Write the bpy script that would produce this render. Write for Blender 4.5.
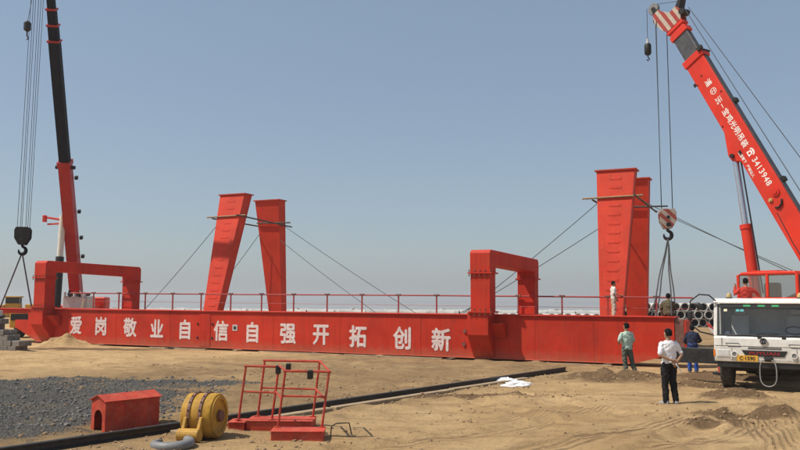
import bpy, bmesh, math, random
import numpy as np
from mathutils import Matrix, Vector
R = math.radians
random.seed(7); np.random.seed(7)
for o in list(bpy.data.objects): bpy.data.objects.remove(o)
sc = bpy.context.scene
COL = sc.collection

# ------------------------------------------------------------------ camera
PITCH = math.atan2(75, 800); ROLL = math.atan(.005)
fw = Vector((0, math.cos(PITCH), math.sin(PITCH)))
r0 = Vector((1, 0, 0)); u0 = r0.cross(fw)
rt = r0 * math.cos(ROLL) + u0 * math.sin(ROLL); up = rt.cross(fw)
cam = bpy.data.cameras.new('camera'); cam_o = bpy.data.objects.new('camera', cam); COL.objects.link(cam_o)
cam.sensor_width = 36; cam.lens = 36.0; cam.clip_start = .1; cam.clip_end = 12000
m3 = Matrix((rt, up, -fw)).transposed(); cam_o.matrix_world = Matrix.Translation((0, 0, 2.4)) @ m3.to_4x4()
sc.camera = cam_o

# ------------------------------------------------------------------ sky, sun, exposure
SUN_EL = R(56); SUN_DIR = Vector((-math.cos(SUN_EL) * .985, -math.cos(SUN_EL) * .17, math.sin(SUN_EL)))   # towards the sun: from the left
w = bpy.data.worlds.new('World'); sc.world = w; w.use_nodes = True
nt = w.node_tree; nt.nodes.clear()
sky = nt.nodes.new('ShaderNodeTexSky'); sky.sky_type = 'NISHITA'; sky.sun_disc = False
sky.sun_elevation = SUN_EL; sky.sun_rotation = math.atan2(SUN_DIR.x, SUN_DIR.y)
sky.altitude = 0; sky.air_density = 1.0; sky.dust_density = 1.2; sky.ozone_density = 1.0
bg = nt.nodes.new('ShaderNodeBackground'); bg.inputs['Strength'].default_value = .125
ow = nt.nodes.new('ShaderNodeOutputWorld'); hz0 = nt.nodes.new('ShaderNodeMix'); hz0.data_type = 'RGBA'; hz0.inputs[0].default_value = .5; hz0.inputs[7].default_value = (2.3, 2.95, 3.65, 1)   # even milky haze over the whole dome
nt.links.new(sky.outputs[0], hz0.inputs[6]); nt.links.new(hz0.outputs[2], bg.inputs[0]); nt.links.new(bg.outputs[0], ow.inputs[0])
sl = bpy.data.lights.new('sun', 'SUN'); sl.energy = 4.9; sl.angle = R(.6); sl.color = (1, .93, .82)
so = bpy.data.objects.new('sun', sl); COL.objects.link(so); so.rotation_euler = SUN_DIR.to_track_quat('Z', 'Y').to_euler()
sc.view_settings.view_transform = 'Standard'; sc.view_settings.look = 'None'; sc.view_settings.gamma = 1; sc.view_settings.exposure = 0.0
sc.cycles.max_bounces = 6; sc.cycles.volume_bounces = 0; sc.cycles.transparent_max_bounces = 12

# ------------------------------------------------------------------ helpers
WM = {}                                                     # world matrix of every Empty
def tag(o, label=None, cat=None, group=None, kind=None):
    if label: o['label'] = label
    if cat: o['category'] = cat
    if group: o['group'] = group
    if kind: o['kind'] = kind
    return o
def thing(name, label, cat, loc=(0, 0, 0), rz=0, group=None):
    o = bpy.data.objects.new(name, None); COL.objects.link(o); o.empty_display_size = .3
    o.location = loc; o.rotation_euler = (0, 0, rz)
    WM[o.name] = Matrix.Translation(Vector(loc)) @ Matrix.Rotation(rz, 4, 'Z')
    return tag(o, label, cat, group)
I4 = Matrix.Identity(4)
def frame(o, x, z):                                          # matrix with X axis x, Z as near z as possible
    x = Vector(x).normalized(); y = Vector(z).cross(x).normalized(); z = x.cross(y)
    return Matrix.Translation(Vector(o)) @ Matrix((x, y, z)).transposed().to_4x4()

class MB:
    def __init__(s, M=I4): s.v = []; s.f = []; s.M = M
    def add(s, vs, fs):
        b = len(s.v); s.v += [s.M @ Vector(p) for p in vs]; s.f += [tuple(i + b for i in f) for f in fs]; return s
    def box(s, x0, x1, y0, y1, z0, z1):
        return s.add([(x, y, z) for z in (z0, z1) for y in (y0, y1) for x in (x0, x1)],
                     [(0, 2, 3, 1), (4, 5, 7, 6), (0, 1, 5, 4), (2, 6, 7, 3), (0, 4, 6, 2), (1, 3, 7, 5)])
    def hexa(s, b, t):                                       # bottom quad, top quad (ccw from above)
        return s.add(list(b) + list(t), [(3, 2, 1, 0), (4, 5, 6, 7)] + [(i, (i + 1) % 4, (i + 1) % 4 + 4, i + 4) for i in range(4)])
    def prism(s, poly, axis, a, b):                          # polygon (2 coords) extruded along axis
        def P(p, t): return {'x': (t, p[0], p[1]), 'y': (p[0], t, p[1]), 'z': (p[0], p[1], t)}[axis]
        n = len(poly)
        return s.add([P(p, a) for p in poly] + [P(p, b) for p in poly],
                     [tuple(range(n))[::-1], tuple(range(n, 2 * n))] + [(i, (i + 1) % n, (i + 1) % n + n, i + n) for i in range(n)])
    def rings(s, rg, cap=True):
        n = len(rg[0]); vs = [p for r in rg for p in r]; fs = []
        for k in range(len(rg) - 1):
            for i in range(n):
                j = (i + 1) % n; fs.append((k * n + i, k * n + j, (k + 1) * n + j, (k + 1) * n + i))
        if cap: fs += [tuple(range(n))[::-1], tuple((len(rg) - 1) * n + i for i in range(n))]
        return s.add(vs, fs)
    def tube(s, pts, r, n=8, cap=True):
        pts = [Vector(p) for p in pts]; rs = r if isinstance(r, (list, tuple)) else [r] * len(pts)
        t0 = (pts[1] - pts[0]).normalized(); a = Vector((0, 0, 1)) if abs(t0.z) < .9 else Vector((1, 0, 0))
        nx = t0.cross(a).normalized(); rg = []
        for i, p in enumerate(pts):
            t = (pts[min(i + 1, len(pts) - 1)] - pts[max(i - 1, 0)]).normalized()
            nx = (nx - t * nx.dot(t)).normalized(); ny = t.cross(nx)
            rg.append([p + nx * math.cos(2 * math.pi * k / n) * rs[i] + ny * math.sin(2 * math.pi * k / n) * rs[i] for k in range(n)])
        return s.rings(rg, cap)
    def cyl(s, p, q, r, n=16, r2=None): return s.tube([p, q], [r, r if r2 is None else r2], n)
    def ring(s, c, axis, ro, ri, t, n=24):                   # flat annulus / hollow disc along axis ('x','y','z'), thickness t centred
        vs = []; fs = []
        for k in range(n):
            a = 2 * math.pi * k / n
            for r in (ro, ri):
                for h in (-t / 2, t / 2):
                    d = {'x': (h, r * math.cos(a), r * math.sin(a)), 'y': (r * math.cos(a), h, r * math.sin(a)), 'z': (r * math.cos(a), r * math.sin(a), h)}[axis]
                    vs.append((c[0] + d[0], c[1] + d[1], c[2] + d[2]))
        for k in range(n):
            a = k * 4; b = ((k + 1) % n) * 4
            fs += [(a, b, b + 1, a + 1), (a + 2, a + 3, b + 3, b + 2), (a, a + 2, b + 2, b), (a + 1, b + 1, b + 3, a + 3)]
        return s.add(vs, fs)
    def ball(s, c, rx, ry=None, rz=None, n=12, m=8, jit=0):
        ry = ry or rx; rz = rz or rx; c = Vector(c); rg = []
        for i in range(m + 1):
            ph = math.pi * min(max(i / m, .02), .98)
            rg.append([c + Vector((rx * math.sin(ph) * math.cos(2 * math.pi * k / n), ry * math.sin(ph) * math.sin(2 * math.pi * k / n), -rz * math.cos(ph))) * (1 + random.uniform(-jit, jit)) for k in range(n)])
        return s.rings(rg)
    def mesh(s, name, inv=I4, bevel=0, seg=1, smooth=False):
        me = bpy.data.meshes.new(name); me.from_pydata([inv @ v for v in s.v], [], s.f); me.validate()
        bm = bmesh.new(); bm.from_mesh(me); bmesh.ops.recalc_face_normals(bm, faces=bm.faces)
        if bevel:
            es = [e for e in bm.edges if len(e.link_faces) == 2 and e.calc_face_angle(0) > R(25)]
            bmesh.ops.bevel(bm, geom=es, offset=bevel, segments=seg, profile=.5, affect='EDGES', clamp_overlap=True)
        bm.to_mesh(me); bm.free()
        if smooth:
            me.polygons.foreach_set('use_smooth', [True] * len(me.polygons))
            try: me.set_sharp_from_angle(angle=R(38))
            except Exception: pass
        return me
    def build(s, name, m, parent=None, bevel=0, seg=1, smooth=False, kind=None):
        root = parent
        chain = []
        while root is not None: chain.append(root); root = root.parent
        base = WM[chain[-1].name] if chain else I4
        me = s.mesh(name, base.inverted(), bevel, seg, smooth)
        o = bpy.data.objects.new(name, me); COL.objects.link(o)
        if m: me.materials.append(m)
        if parent: o.parent = parent
        if kind: o['kind'] = kind
        return o
def top(o, label, cat, group=None): return tag(o, label, cat, group)

# ------------------------------------------------------------------ materials
MATS = {}
def mat(name, col, rough=.6, var=.18, scale=3., bump=.0, bscale=40., metal=0., dust=0., dcol=(.36, .27, .17), spec=.5, streak=0., mud=0., rust=0.):
    if name in MATS: return MATS[name]
    m = bpy.data.materials.new(name); m.use_nodes = True; t = m.node_tree; N = t.nodes; L = t.links
    b = N['Principled BSDF']; b.inputs['Roughness'].default_value = rough; b.inputs['Metallic'].default_value = metal
    b.inputs['Specular IOR Level'].default_value = spec
    tc = N.new('ShaderNodeTexCoord'); ge = N.new('ShaderNodeNewGeometry')
    nz = N.new('ShaderNodeTexNoise'); nz.inputs['Scale'].default_value = scale; nz.inputs['Detail'].default_value = 6; nz.inputs['Roughness'].default_value = .65
    L.new(ge.outputs['Position'], nz.inputs['Vector'])
    mx = N.new('ShaderNodeMix'); mx.data_type = 'RGBA'
    d = tuple(max(c * (1 - var), 0) for c in col); l = tuple(min(c * (1 + var) + var * .01, 1) for c in col)
    mx.inputs[6].default_value = (*d, 1); mx.inputs[7].default_value = (*l, 1)
    rp = N.new('ShaderNodeMapRange'); rp.inputs[1].default_value = .3; rp.inputs[2].default_value = .7
    L.new(nz.outputs[0], rp.inputs[0]); L.new(rp.outputs[0], mx.inputs[0]); out = mx.outputs[2]
    if streak:
        mp = N.new('ShaderNodeMapping'); mp.inputs['Scale'].default_value = (5, 5, .35); L.new(ge.outputs['Position'], mp.inputs[0])
        n3 = N.new('ShaderNodeTexNoise'); n3.inputs['Scale'].default_value = 1.6; n3.inputs['Detail'].default_value = 7; L.new(mp.outputs[0], n3.inputs['Vector'])
        r3 = N.new('ShaderNodeMapRange'); r3.inputs[1].default_value = .52; r3.inputs[2].default_value = .8; r3.inputs[4].default_value = streak; L.new(n3.outputs[0], r3.inputs[0])
        m3_ = N.new('ShaderNodeMix'); m3_.data_type = 'RGBA'; L.new(r3.outputs[0], m3_.inputs[0]); L.new(out, m3_.inputs[6]); m3_.inputs[7].default_value = (*[c * .45 + .012 for c in col], 1); out = m3_.outputs[2]
    if dust:
        n2 = N.new('ShaderNodeTexNoise'); n2.inputs['Scale'].default_value = scale * 2.3; n2.inputs['Detail'].default_value = 8; n2.inputs['Roughness'].default_value = .7
        L.new(ge.outputs['Position'], n2.inputs['Vector'])
        r2 = N.new('ShaderNodeMapRange'); r2.inputs[1].default_value = .42; r2.inputs[2].default_value = .75; r2.inputs[4].default_value = dust
        L.new(n2.outputs[0], r2.inputs[0])
        m2 = N.new('ShaderNodeMix'); m2.data_type = 'RGBA'; L.new(r2.outputs[0], m2.inputs[0]); L.new(out, m2.inputs[6]); m2.inputs[7].default_value = (*dcol, 1); out = m2.outputs[2]
    if rust:
        n4 = N.new('ShaderNodeTexNoise'); n4.inputs['Scale'].default_value = 3.3; n4.inputs['Detail'].default_value = 10; n4.inputs['Roughness'].default_value = .72; L.new(ge.outputs['Position'], n4.inputs['Vector'])
        r4 = N.new('ShaderNodeMapRange'); r4.inputs[1].default_value = .62; r4.inputs[2].default_value = .70; r4.inputs[4].default_value = rust; L.new(n4.outputs[0], r4.inputs[0])
        m4 = N.new('ShaderNodeMix'); m4.data_type = 'RGBA'; L.new(r4.outputs[0], m4.inputs[0]); L.new(out, m4.inputs[6]); m4.inputs[7].default_value = (.10, .035, .02, 1); out = m4.outputs[2]
    if mud:
        sz = N.new('ShaderNodeSeparateXYZ'); L.new(ge.outputs['Position'], sz.inputs[0])
        n5 = N.new('ShaderNodeTexNoise'); n5.inputs['Scale'].default_value = 4.5; n5.inputs['Detail'].default_value = 9; n5.inputs['Roughness'].default_value = .75; L.new(ge.outputs['Position'], n5.inputs['Vector'])
        a5 = N.new('ShaderNodeMath'); a5.operation = 'MULTIPLY_ADD'; L.new(n5.outputs[0], a5.inputs[0]); a5.inputs[1].default_value = -.9; L.new(sz.outputs[2], a5.inputs[2])
        r5 = N.new('ShaderNodeMapRange'); r5.inputs[1].default_value = .05; r5.inputs[2].default_value = -.45; r5.inputs[4].default_value = mud; L.new(a5.outputs[0], r5.inputs[0])
        m5 = N.new('ShaderNodeMix'); m5.data_type = 'RGBA'; L.new(r5.outputs[0], m5.inputs[0]); L.new(out, m5.inputs[6]); m5.inputs[7].default_value = (.34, .22, .125, 1); out = m5.outputs[2]
    L.new(out, b.inputs['Base Color'])
    if bump:
        nb = N.new('ShaderNodeTexNoise'); nb.inputs['Scale'].default_value = bscale; nb.inputs['Detail'].default_value = 5; L.new(ge.outputs['Position'], nb.inputs['Vector'])
        bp = N.new('ShaderNodeBump'); bp.inputs['Strength'].default_value = bump; bp.inputs['Distance'].default_value = .02; L.new(nb.outputs[0], bp.inputs['Height']); L.new(bp.outputs[0], b.inputs['Normal'])
    MATS[name] = m; return m
RED = mat('red_paint', (.50, .026, .008), .6, .2, .6, bump=.25, bscale=1.1, dust=.2, dcol=(.40, .11, .05), streak=.6, spec=.25, mud=.4, rust=.6)
LEGRED = mat('leg_red_paint', (.58, .038, .013), .65, .2, .6, bump=.25, bscale=1.3, dust=.14, dcol=(.46, .14, .07), streak=.4, spec=.25, rust=.45)
CRANERED = mat('crane_red_paint', (.60, .028, .008), .42, .14, .8, dust=.08, dcol=(.4, .2, .14), streak=.2, spec=.35)
DKRED = mat('weathered_red', (.44, .04, .022), .6, .3, 3.5, dust=.35, bump=.15, spec=.25, rust=.5)
KENRED = mat('dusty_red', (.47, .05, .026), .65, .25, 3., dust=.42, dcol=(.48, .2, .12), bump=.3, bscale=6, spec=.25, rust=.6, streak=.35)
RAILRED = mat('rail_red', (.33, .03, .028), .55, .2, 3, dust=.15)
PRIMER = mat('brown_primer', (.16, .06, .045), .7, .3, 2.5, dust=.3, bump=.2)
WHITEP = mat('white_lettering', (.72, .66, .64), .7, .15, 5, dust=.7, dcol=(.55, .2, .15))
WHITEC = mat('boom_lettering', (.78, .76, .72), .55, .06, 5)
BLACK = mat('black_steel', (.012, .012, .013), .55, .3, 3, dust=.06, spec=.3)
RAILBLK = mat('rail_steel', (.022, .02, .02), .55, .35, 4, dust=.2, dcol=(.16, .1, .06), bump=.2)
DKBOOM = mat('dark_boom_paint', (.006, .006, .012), .75, .25, 2, spec=.15)
GREYBOOM = mat('grey_boom_paint', (.05, .05, .055), .45, .4, 4, dust=.3, dcol=(.18, .17, .16))
STEEL = mat('chrome_rod', (.62, .62, .63), .22, .1, 5, metal=.9)
ROPE = mat('wire_rope', (.05, .055, .065), .6, .2, 8, metal=.3)
CABW = mat('white_cab_paint', (.74, .73, .69), .38, .08, 2.5, dust=.42, dcol=(.48, .40, .29), streak=.3, rust=.25)
RUBBER = mat('tyre_rubber', (.022, .021, .02), .85, .3, 6, dust=.45, dcol=(.2, .15, .1), bump=.4)
PLAST = mat('black_plastic', (.015, .015, .016), .5, .2, 6)
YEL = mat('yellow_paint', (.50, .27, .03), .62, .3, 5, dust=.5, dcol=(.30, .18, .07), bump=.3, bscale=12, spec=.25, mud=.2, rust=.8, streak=.3)
GREY = mat('grey_casting', (.17, .175, .18), .55, .25, 6, dust=.2)
LGREY = mat('pale_grey_paint', (.5, .51, .5), .5, .15, 4, dust=.25)
CONC = mat('pipe_concrete', (.48, .47, .44), .85, .2, 1.2, dust=.25, bump=.2)
PIPESHADE = mat('pipe_bore_shade', (.07, .066, .06), .9, .2, 2)  # inside of the concrete pipes, with the bore's shade put into the colour
BLOCK = mat('grey_block', (.17, .155, .14), .9, .3, 3, dust=.3, bump=.5, bscale=25)
WOOD = mat('old_timber', (.33, .235, .14), .85, .3, 3, dust=.3, bump=.4, bscale=20)
DKWOOD = mat('dark_timber', (.09, .065, .045), .9, .3, 3, dust=.25, bump=.4, bscale=20)
ORANGE = mat('orange_lens', (.7, .2, .02), .3, .1, 5)
PLATE = mat('yellow_plate', (.72, .38, .03), .5, .12, 9, dust=.25)
GREEN = mat('green_tape', (.05, .36, .13), .5, .1, 5)
CYAN = mat('cyan_sticker', (.12, .5, .52), .5, .1, 5)
CREAM = mat('cream_sticker', (.75, .7, .5), .5, .1, 5)
LENS = mat('lamp_lens', (.6, .6, .57), .12, .2, 30)
AMBER = mat('dusty_amber', (.42, .3, .12), .5, .2, 5)
SEATM = mat('seat_fabric', (.62, .61, .58), .9, .1, 6)
PVC = mat('plastic_bag', (.82, .82, .83), .35, .05, 6)
def glass(name, tint, a):
    m = bpy.data.materials.new(name); m.use_nodes = True; t = m.node_tree; t.nodes.clear()
    tr = t.nodes.new('ShaderNodeBsdfTransparent'); tr.inputs[0].default_value = (*tint, 1)
    gl = t.nodes.new('ShaderNodeBsdfGlossy'); gl.inputs['Roughness'].default_value = .03
    fr = t.nodes.new('ShaderNodeFresnel'); fr.inputs[0].default_value = 1.5
    df = t.nodes.new('ShaderNodeBsdfDiffuse'); df.inputs[0].default_value = (.4, .37, .32, 1)
    m1 = t.nodes.new('ShaderNodeMixShader'); m2 = t.nodes.new('ShaderNodeMixShader'); m2.inputs[0].default_value = a
    o = t.nodes.new('ShaderNodeOutputMaterial')
    t.links.new(fr.outputs[0], m1.inputs[0]); t.links.new(tr.outputs[0], m1.inputs[1]); t.links.new(gl.outputs[0], m1.inputs[2])
    t.links.new(m1.outputs[0], m2.inputs[1]); t.links.new(df.outputs[0], m2.inputs[2]); t.links.new(m2.outputs[0], o.inputs[0]); return m
GLASS = glass('windscreen_glass', (.90, .92, .92), .035)
GLASSD = glass('dusty_cab_glass', (.8, .84, .84), .18)
def striped(name, c1, c2, freq, vec):
    m = bpy.data.materials.new(name); m.use_nodes = True; t = m.node_tree; b = t.nodes['Principled BSDF']; b.inputs['Roughness'].default_value = .5
    ge = t.nodes.new('ShaderNodeNewGeometry'); dp = t.nodes.new('ShaderNodeVectorMath'); dp.operation = 'DOT_PRODUCT'; dp.inputs[1].default_value = vec
    mu = t.nodes.new('ShaderNodeMath'); mu.operation = 'MULTIPLY'; mu.inputs[1].default_value = freq
    fr = t.nodes.new('ShaderNodeMath'); fr.operation = 'FRACT'; gt = t.nodes.new('ShaderNodeMath'); gt.operation = 'GREATER_THAN'; gt.inputs[1].default_value = .5
    nz = t.nodes.new('ShaderNodeTexNoise'); nz.inputs['Scale'].default_value = 9; t.links.new(ge.outputs['Position'], nz.inputs['Vector'])
    mx = t.nodes.new('ShaderNodeMix'); mx.data_type = 'RGBA'; mx.inputs[6].default_value = (*c1, 1); mx.inputs[7].default_value = (*c2, 1)
    dk = t.nodes.new('ShaderNodeMix'); dk.data_type = 'RGBA'; dk.blend_type = 'MULTIPLY'; dk.inputs[0].default_value = .5
    t.links.new(ge.outputs['Position'], dp.inputs[0]); t.links.new(dp.outputs['Value'], mu.inputs[0]); t.links.new(mu.outputs[0], fr.inputs[0]); t.links.new(fr.outputs[0], gt.inputs[0]); t.links.new(gt.outputs[0], mx.inputs[0])
    t.links.new(mx.outputs[2], dk.inputs[6]); t.links.new(nz.outputs[0], dk.inputs[7]); t.links.new(dk.outputs[2], b.inputs['Base Color']); return m

def text_mesh(body, size, bold=0., ext=.004):
    cu = bpy.data.curves.new('lettering', 'FONT'); cu.body = body; cu.size = size; cu.align_x = 'CENTER'; cu.align_y = 'CENTER'; cu.extrude = ext; cu.offset = bold; cu.resolution_u = 3
    o = bpy.data.objects.new('lettering', cu); COL.objects.link(o)
    me = bpy.data.meshes.new_from_object(o.evaluated_get(bpy.context.evaluated_depsgraph_get()))
    bpy.data.objects.remove(o); bpy.data.curves.remove(cu); return me
def text(name, body, size, M, m, parent, bold=0., sx=1.):      # M: world matrix, text in its XY plane, Z = outward
    me = text_mesh(body, size, 0)
    if bold:                                                    # heavier strokes: shifted copies a hair apart in depth
        v0 = np.array([v.co for v in me.vertices]); f0 = [tuple(p.vertices) for p in me.polygons]; V = []; F = []
        for k, (dx, dy) in enumerate(((0, 0), (-bold, 0), (bold, 0), (0, bold), (0, -bold))):
            F += [tuple(i + len(V) * len(v0) for i in f) for f in f0]; V.append(v0 + np.array((dx, dy, .0006 * k)))
        me = bpy.data.meshes.new('lettering'); me.from_pydata(np.concatenate(V).tolist(), [], F)
    vs = np.array([v.co for v in me.vertices])                  # centre on the glyph box
    if len(vs):
        c = (vs.max(0) + vs.min(0)) / 2; me.transform(Matrix.Translation((-c[0], -c[1], 0)))
    me.transform(Matrix.Diagonal((sx, 1, 1, 1)))
    root = parent
    while root.parent: root = root.parent
    me.transform(WM[root.name].inverted() @ M); me.materials.clear(); me.materials.append(m)
    o = bpy.data.objects.new(name, me); COL.objects.link(o); o.parent = parent; return o

# ------------------------------------------------------------------ ground
GA = Vector((-19.339, 43.460, 0)); GE = Vector((.90243, -.43083, 0)); GM = Vector((.43083, .90243, 0)); GROT = math.atan2(GE.y, GE.x)
GW = Matrix.Translation(GA) @ Matrix.Rotation(GROT, 4, 'Z')     # girder frame: x along the girder, y away from the viewer
def vnoise(x, y, cell, seed):
    rs = np.random.RandomState(seed); T = rs.rand(256, 256); u = x / cell; v = y / cell
    i = np.floor(u).astype(int); j = np.floor(v).astype(int); fu = u - i; fv = v - j; fu = fu * fu * (3 - 2 * fu); fv = fv * fv * (3 - 2 * fv)
    g = lambda a, b: T[a % 256, b % 256]
    return (g(i, j) * (1 - fu) + g(i + 1, j) * fu) * (1 - fv) + (g(i, j + 1) * (1 - fu) + g(i + 1, j + 1) * fu) * fv - .5
RUTS = [  # wheel tracks: polyline, half width, depth
    ([(3, 12), (6.0, 16), (9.5, 19.5), (14, 22)], .22, .07), ([(4.6, 11.5), (7.6, 15.2), (11, 18.3), (15.5, 20.6)], .22, .07),
    ([(-2, 12.5), (3, 16.2), (9, 19), (16, 19.8)], .2, .05), ([(-1, 11.2), (4, 14.6), (10, 17.2), (18, 17.8)], .2, .055),
    ([(-30, 33), (-14, 31.0), (-4, 26.5), (3, 21), (5, 17)], .25, .05), ([(-30, 31), (-14, 29), (-5, 24.8), (1.6, 19.8), (3.2, 16)], .25, .05),
    ([(-26, 37), (-12, 33.8), (2, 27.2), (9, 22.8)], .2, .04), ([(8.2, 12), (8.6, 15), (9.6, 18), (11.2, 21.5)], .3, .06), ([(10.2, 12), (10.6, 15), (11.4, 17.6), (12.9, 20.6)], .3, .06)]
MOUNDS = [(-17.2, 40.9, 1.0, .7, .42), (-16.3, 41.0, .8, .5, .22), (6.3, 24.6, 1.5, .9, .16), (7.6, 24.9, 1.3, .8, .13), (8.4, 20.3, .8, .45, .2), (7.2, 17.3, 1.1, .35, .12), (8.0, 17.0, .35, .28, .2), (6.4, 16.3, .5, .35, .12), (9.4, 17.2, .5, .3, .12), (-3.2, 12.4, 2.2, .35, .10), (1.5, 19.9, 2.6, .5, .10), (-0.5, 18.2, 1.6, .4, .08), (12.5, 16.6, 1.0, .5, .12), (3.6, 14.2, 1.2, .5, .07)]
FLAT = [(-5.0, 15.2, .75), (-3.4, 14.2, .55), (-2.0, 14.8, 1.0), (6.42, 19.28, .35), (7.25, 25.76, .35), (9.5, 22.8, .7), (11.5, 21.6, .7), (10, 27.7, .4)]
RA = np.array((-5.86, 12.65)); RB = np.array((5.44, 27.43)); RD = (RB - RA) / np.linalg.norm(RB - RA)
def seg_dist(x, y, pts):
    best = np.full(x.shape, 1e9)
    P = []
    for k in range(len(pts) - 1):
        for t in np.linspace(0, 1, 7)[:-1]: P.append((pts[k][0] * (1 - t) + pts[k + 1][0] * t, pts[k][1] * (1 - t) + pts[k + 1][1] * t))
    P.append(pts[-1])
    for (x0, y0), (x1, y1) in zip(P[:-1], P[1:]):
        dx, dy = x1 - x0, y1 - y0; t = np.clip(((x - x0) * dx + (y - y0) * dy) / (dx * dx + dy * dy), 0, 1)
        best = np.minimum(best, np.hypot(x - x0 - t * dx, y - y0 - t * dy))
    return best
def ground_h(x, y):
    x = np.asarray(x, float); y = np.asarray(y, float)
    near = np.exp(-np.maximum(np.hypot(x, y - 25) - 35, 0) / 25)
    h = vnoise(x, y, 3.1, 1) * .11 + vnoise(x + 9, y, 1.2, 2) * .06 + vnoise(x, y + 5, .45, 3) * .045 + vnoise(x, y, .2, 4) * .022
    rs_ = (x - RA[0]) * -RD[1] + (y - RA[1]) * RD[0]; rough = np.clip((rs_ + 2) / 2.5, 0, 1) * np.clip((14 - rs_) / 4, 0, 1)
    h = h + rough * (vnoise(x, y, .62, 31) * .10 + vnoise(x, y, .27, 32) * .06)
    wx = x + vnoise(x, y, 1.5, 11) * .25; wy = y + vnoise(x, y, 1.5, 12) * .25
    for pts, hw, dp in RUTS:
        d = seg_dist(wx, wy, pts); h = h - dp * np.exp(-(d / hw) ** 4) + dp * .6 * np.exp(-((d - hw * 1.5) / (hw * .4)) ** 2)
    for mx, my, sx, sy, mh in MOUNDS:
        a = np.exp(-((x - mx) / sx) ** 2 - ((y - my) / sy) ** 2); h = h + mh * a * (1 + .9 * vnoise(x, y, .3, 6) + .5 * vnoise(x, y, .13, 7))
    # packed flat along the girders, the rail and where things stand
    gx = (x - GA.x) * GE.x + (y - GA.y) * GE.y; gy = (x - GA.x) * GM.x + (y - GA.y) * GM.y
    def soft(v, a, b, k): return 1 / (1 + np.exp(-(v - a) / k)) * 1 / (1 + np.exp((v - b) / k))
    fl = soft(gx, -6, 34, .25) * soft(gy, -.45, 15.5, .12)
    rl = np.abs((x - RA[0]) * -RD[1] + (y - RA[1]) * RD[0]); rr = (x - RA[0]) * RD[0] + (y - RA[1]) * RD[1]
    fl = np.maximum(fl, np.exp(-(rl / .42) ** 4) * (rr < 21))
    for fx, fy, fr in FLAT: fl = np.maximum(fl, np.exp(-(np.hypot(x - fx, y - fy) / fr) ** 6))
    tk = np.exp(-(np.maximum(np.abs((x - 9.86) * .866 - (y - 21.86) * .5) - 1.2, 0) / .3) ** 2) * soft((x - 9.86) * .5 + (y - 21.86) * .866, 0, 11, .2)
    fl = np.maximum(fl, tk)
    return h * near * (1 - fl) - .012 * fl - 2.5 * np.clip((y - 140) / 25, 0, 1)
def axis(a, b, step, far):
    c = list(np.arange(a, b, step)); s = step; p = c[-1]; out = []
    while p < far: s *= 1.22; p += s; out.append(p)
    s = step; p = c[0]; lo = []
    while p > -far: s *= 1.22; p -= s; lo.append(p)
    return np.array(lo[::-1] + c + out)
xs = axis(-21, 17, .11, 5000); ys = axis(9, 46, .11, 5000)
X, Y = np.meshgrid(xs, ys); H = ground_h(X, Y)
nx, ny = len(xs), len(ys); idx = np.arange(nx * ny).reshape(ny, nx)
quads = np.stack([idx[:-1, :-1], idx[:-1, 1:], idx[1:, 1:], idx[1:, :-1]], -1).reshape(-1, 4)
gme = bpy.data.meshes.new('ground'); gme.vertices.add(nx * ny); gme.vertices.foreach_set('co', np.stack([X, Y, H], -1).astype(np.float32).ravel())
gme.loops.add(quads.size); gme.loops.foreach_set('vertex_index', quads.ravel().astype(np.int32))
gme.polygons.add(len(quads)); gme.polygons.foreach_set('loop_start', np.arange(0, quads.size, 4, dtype=np.int32)); gme.polygons.foreach_set('loop_total', np.full(len(quads), 4, dtype=np.int32))
gme.update(calc_edges=True); gme.polygons.foreach_set('use_smooth', [True] * len(quads))
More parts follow.
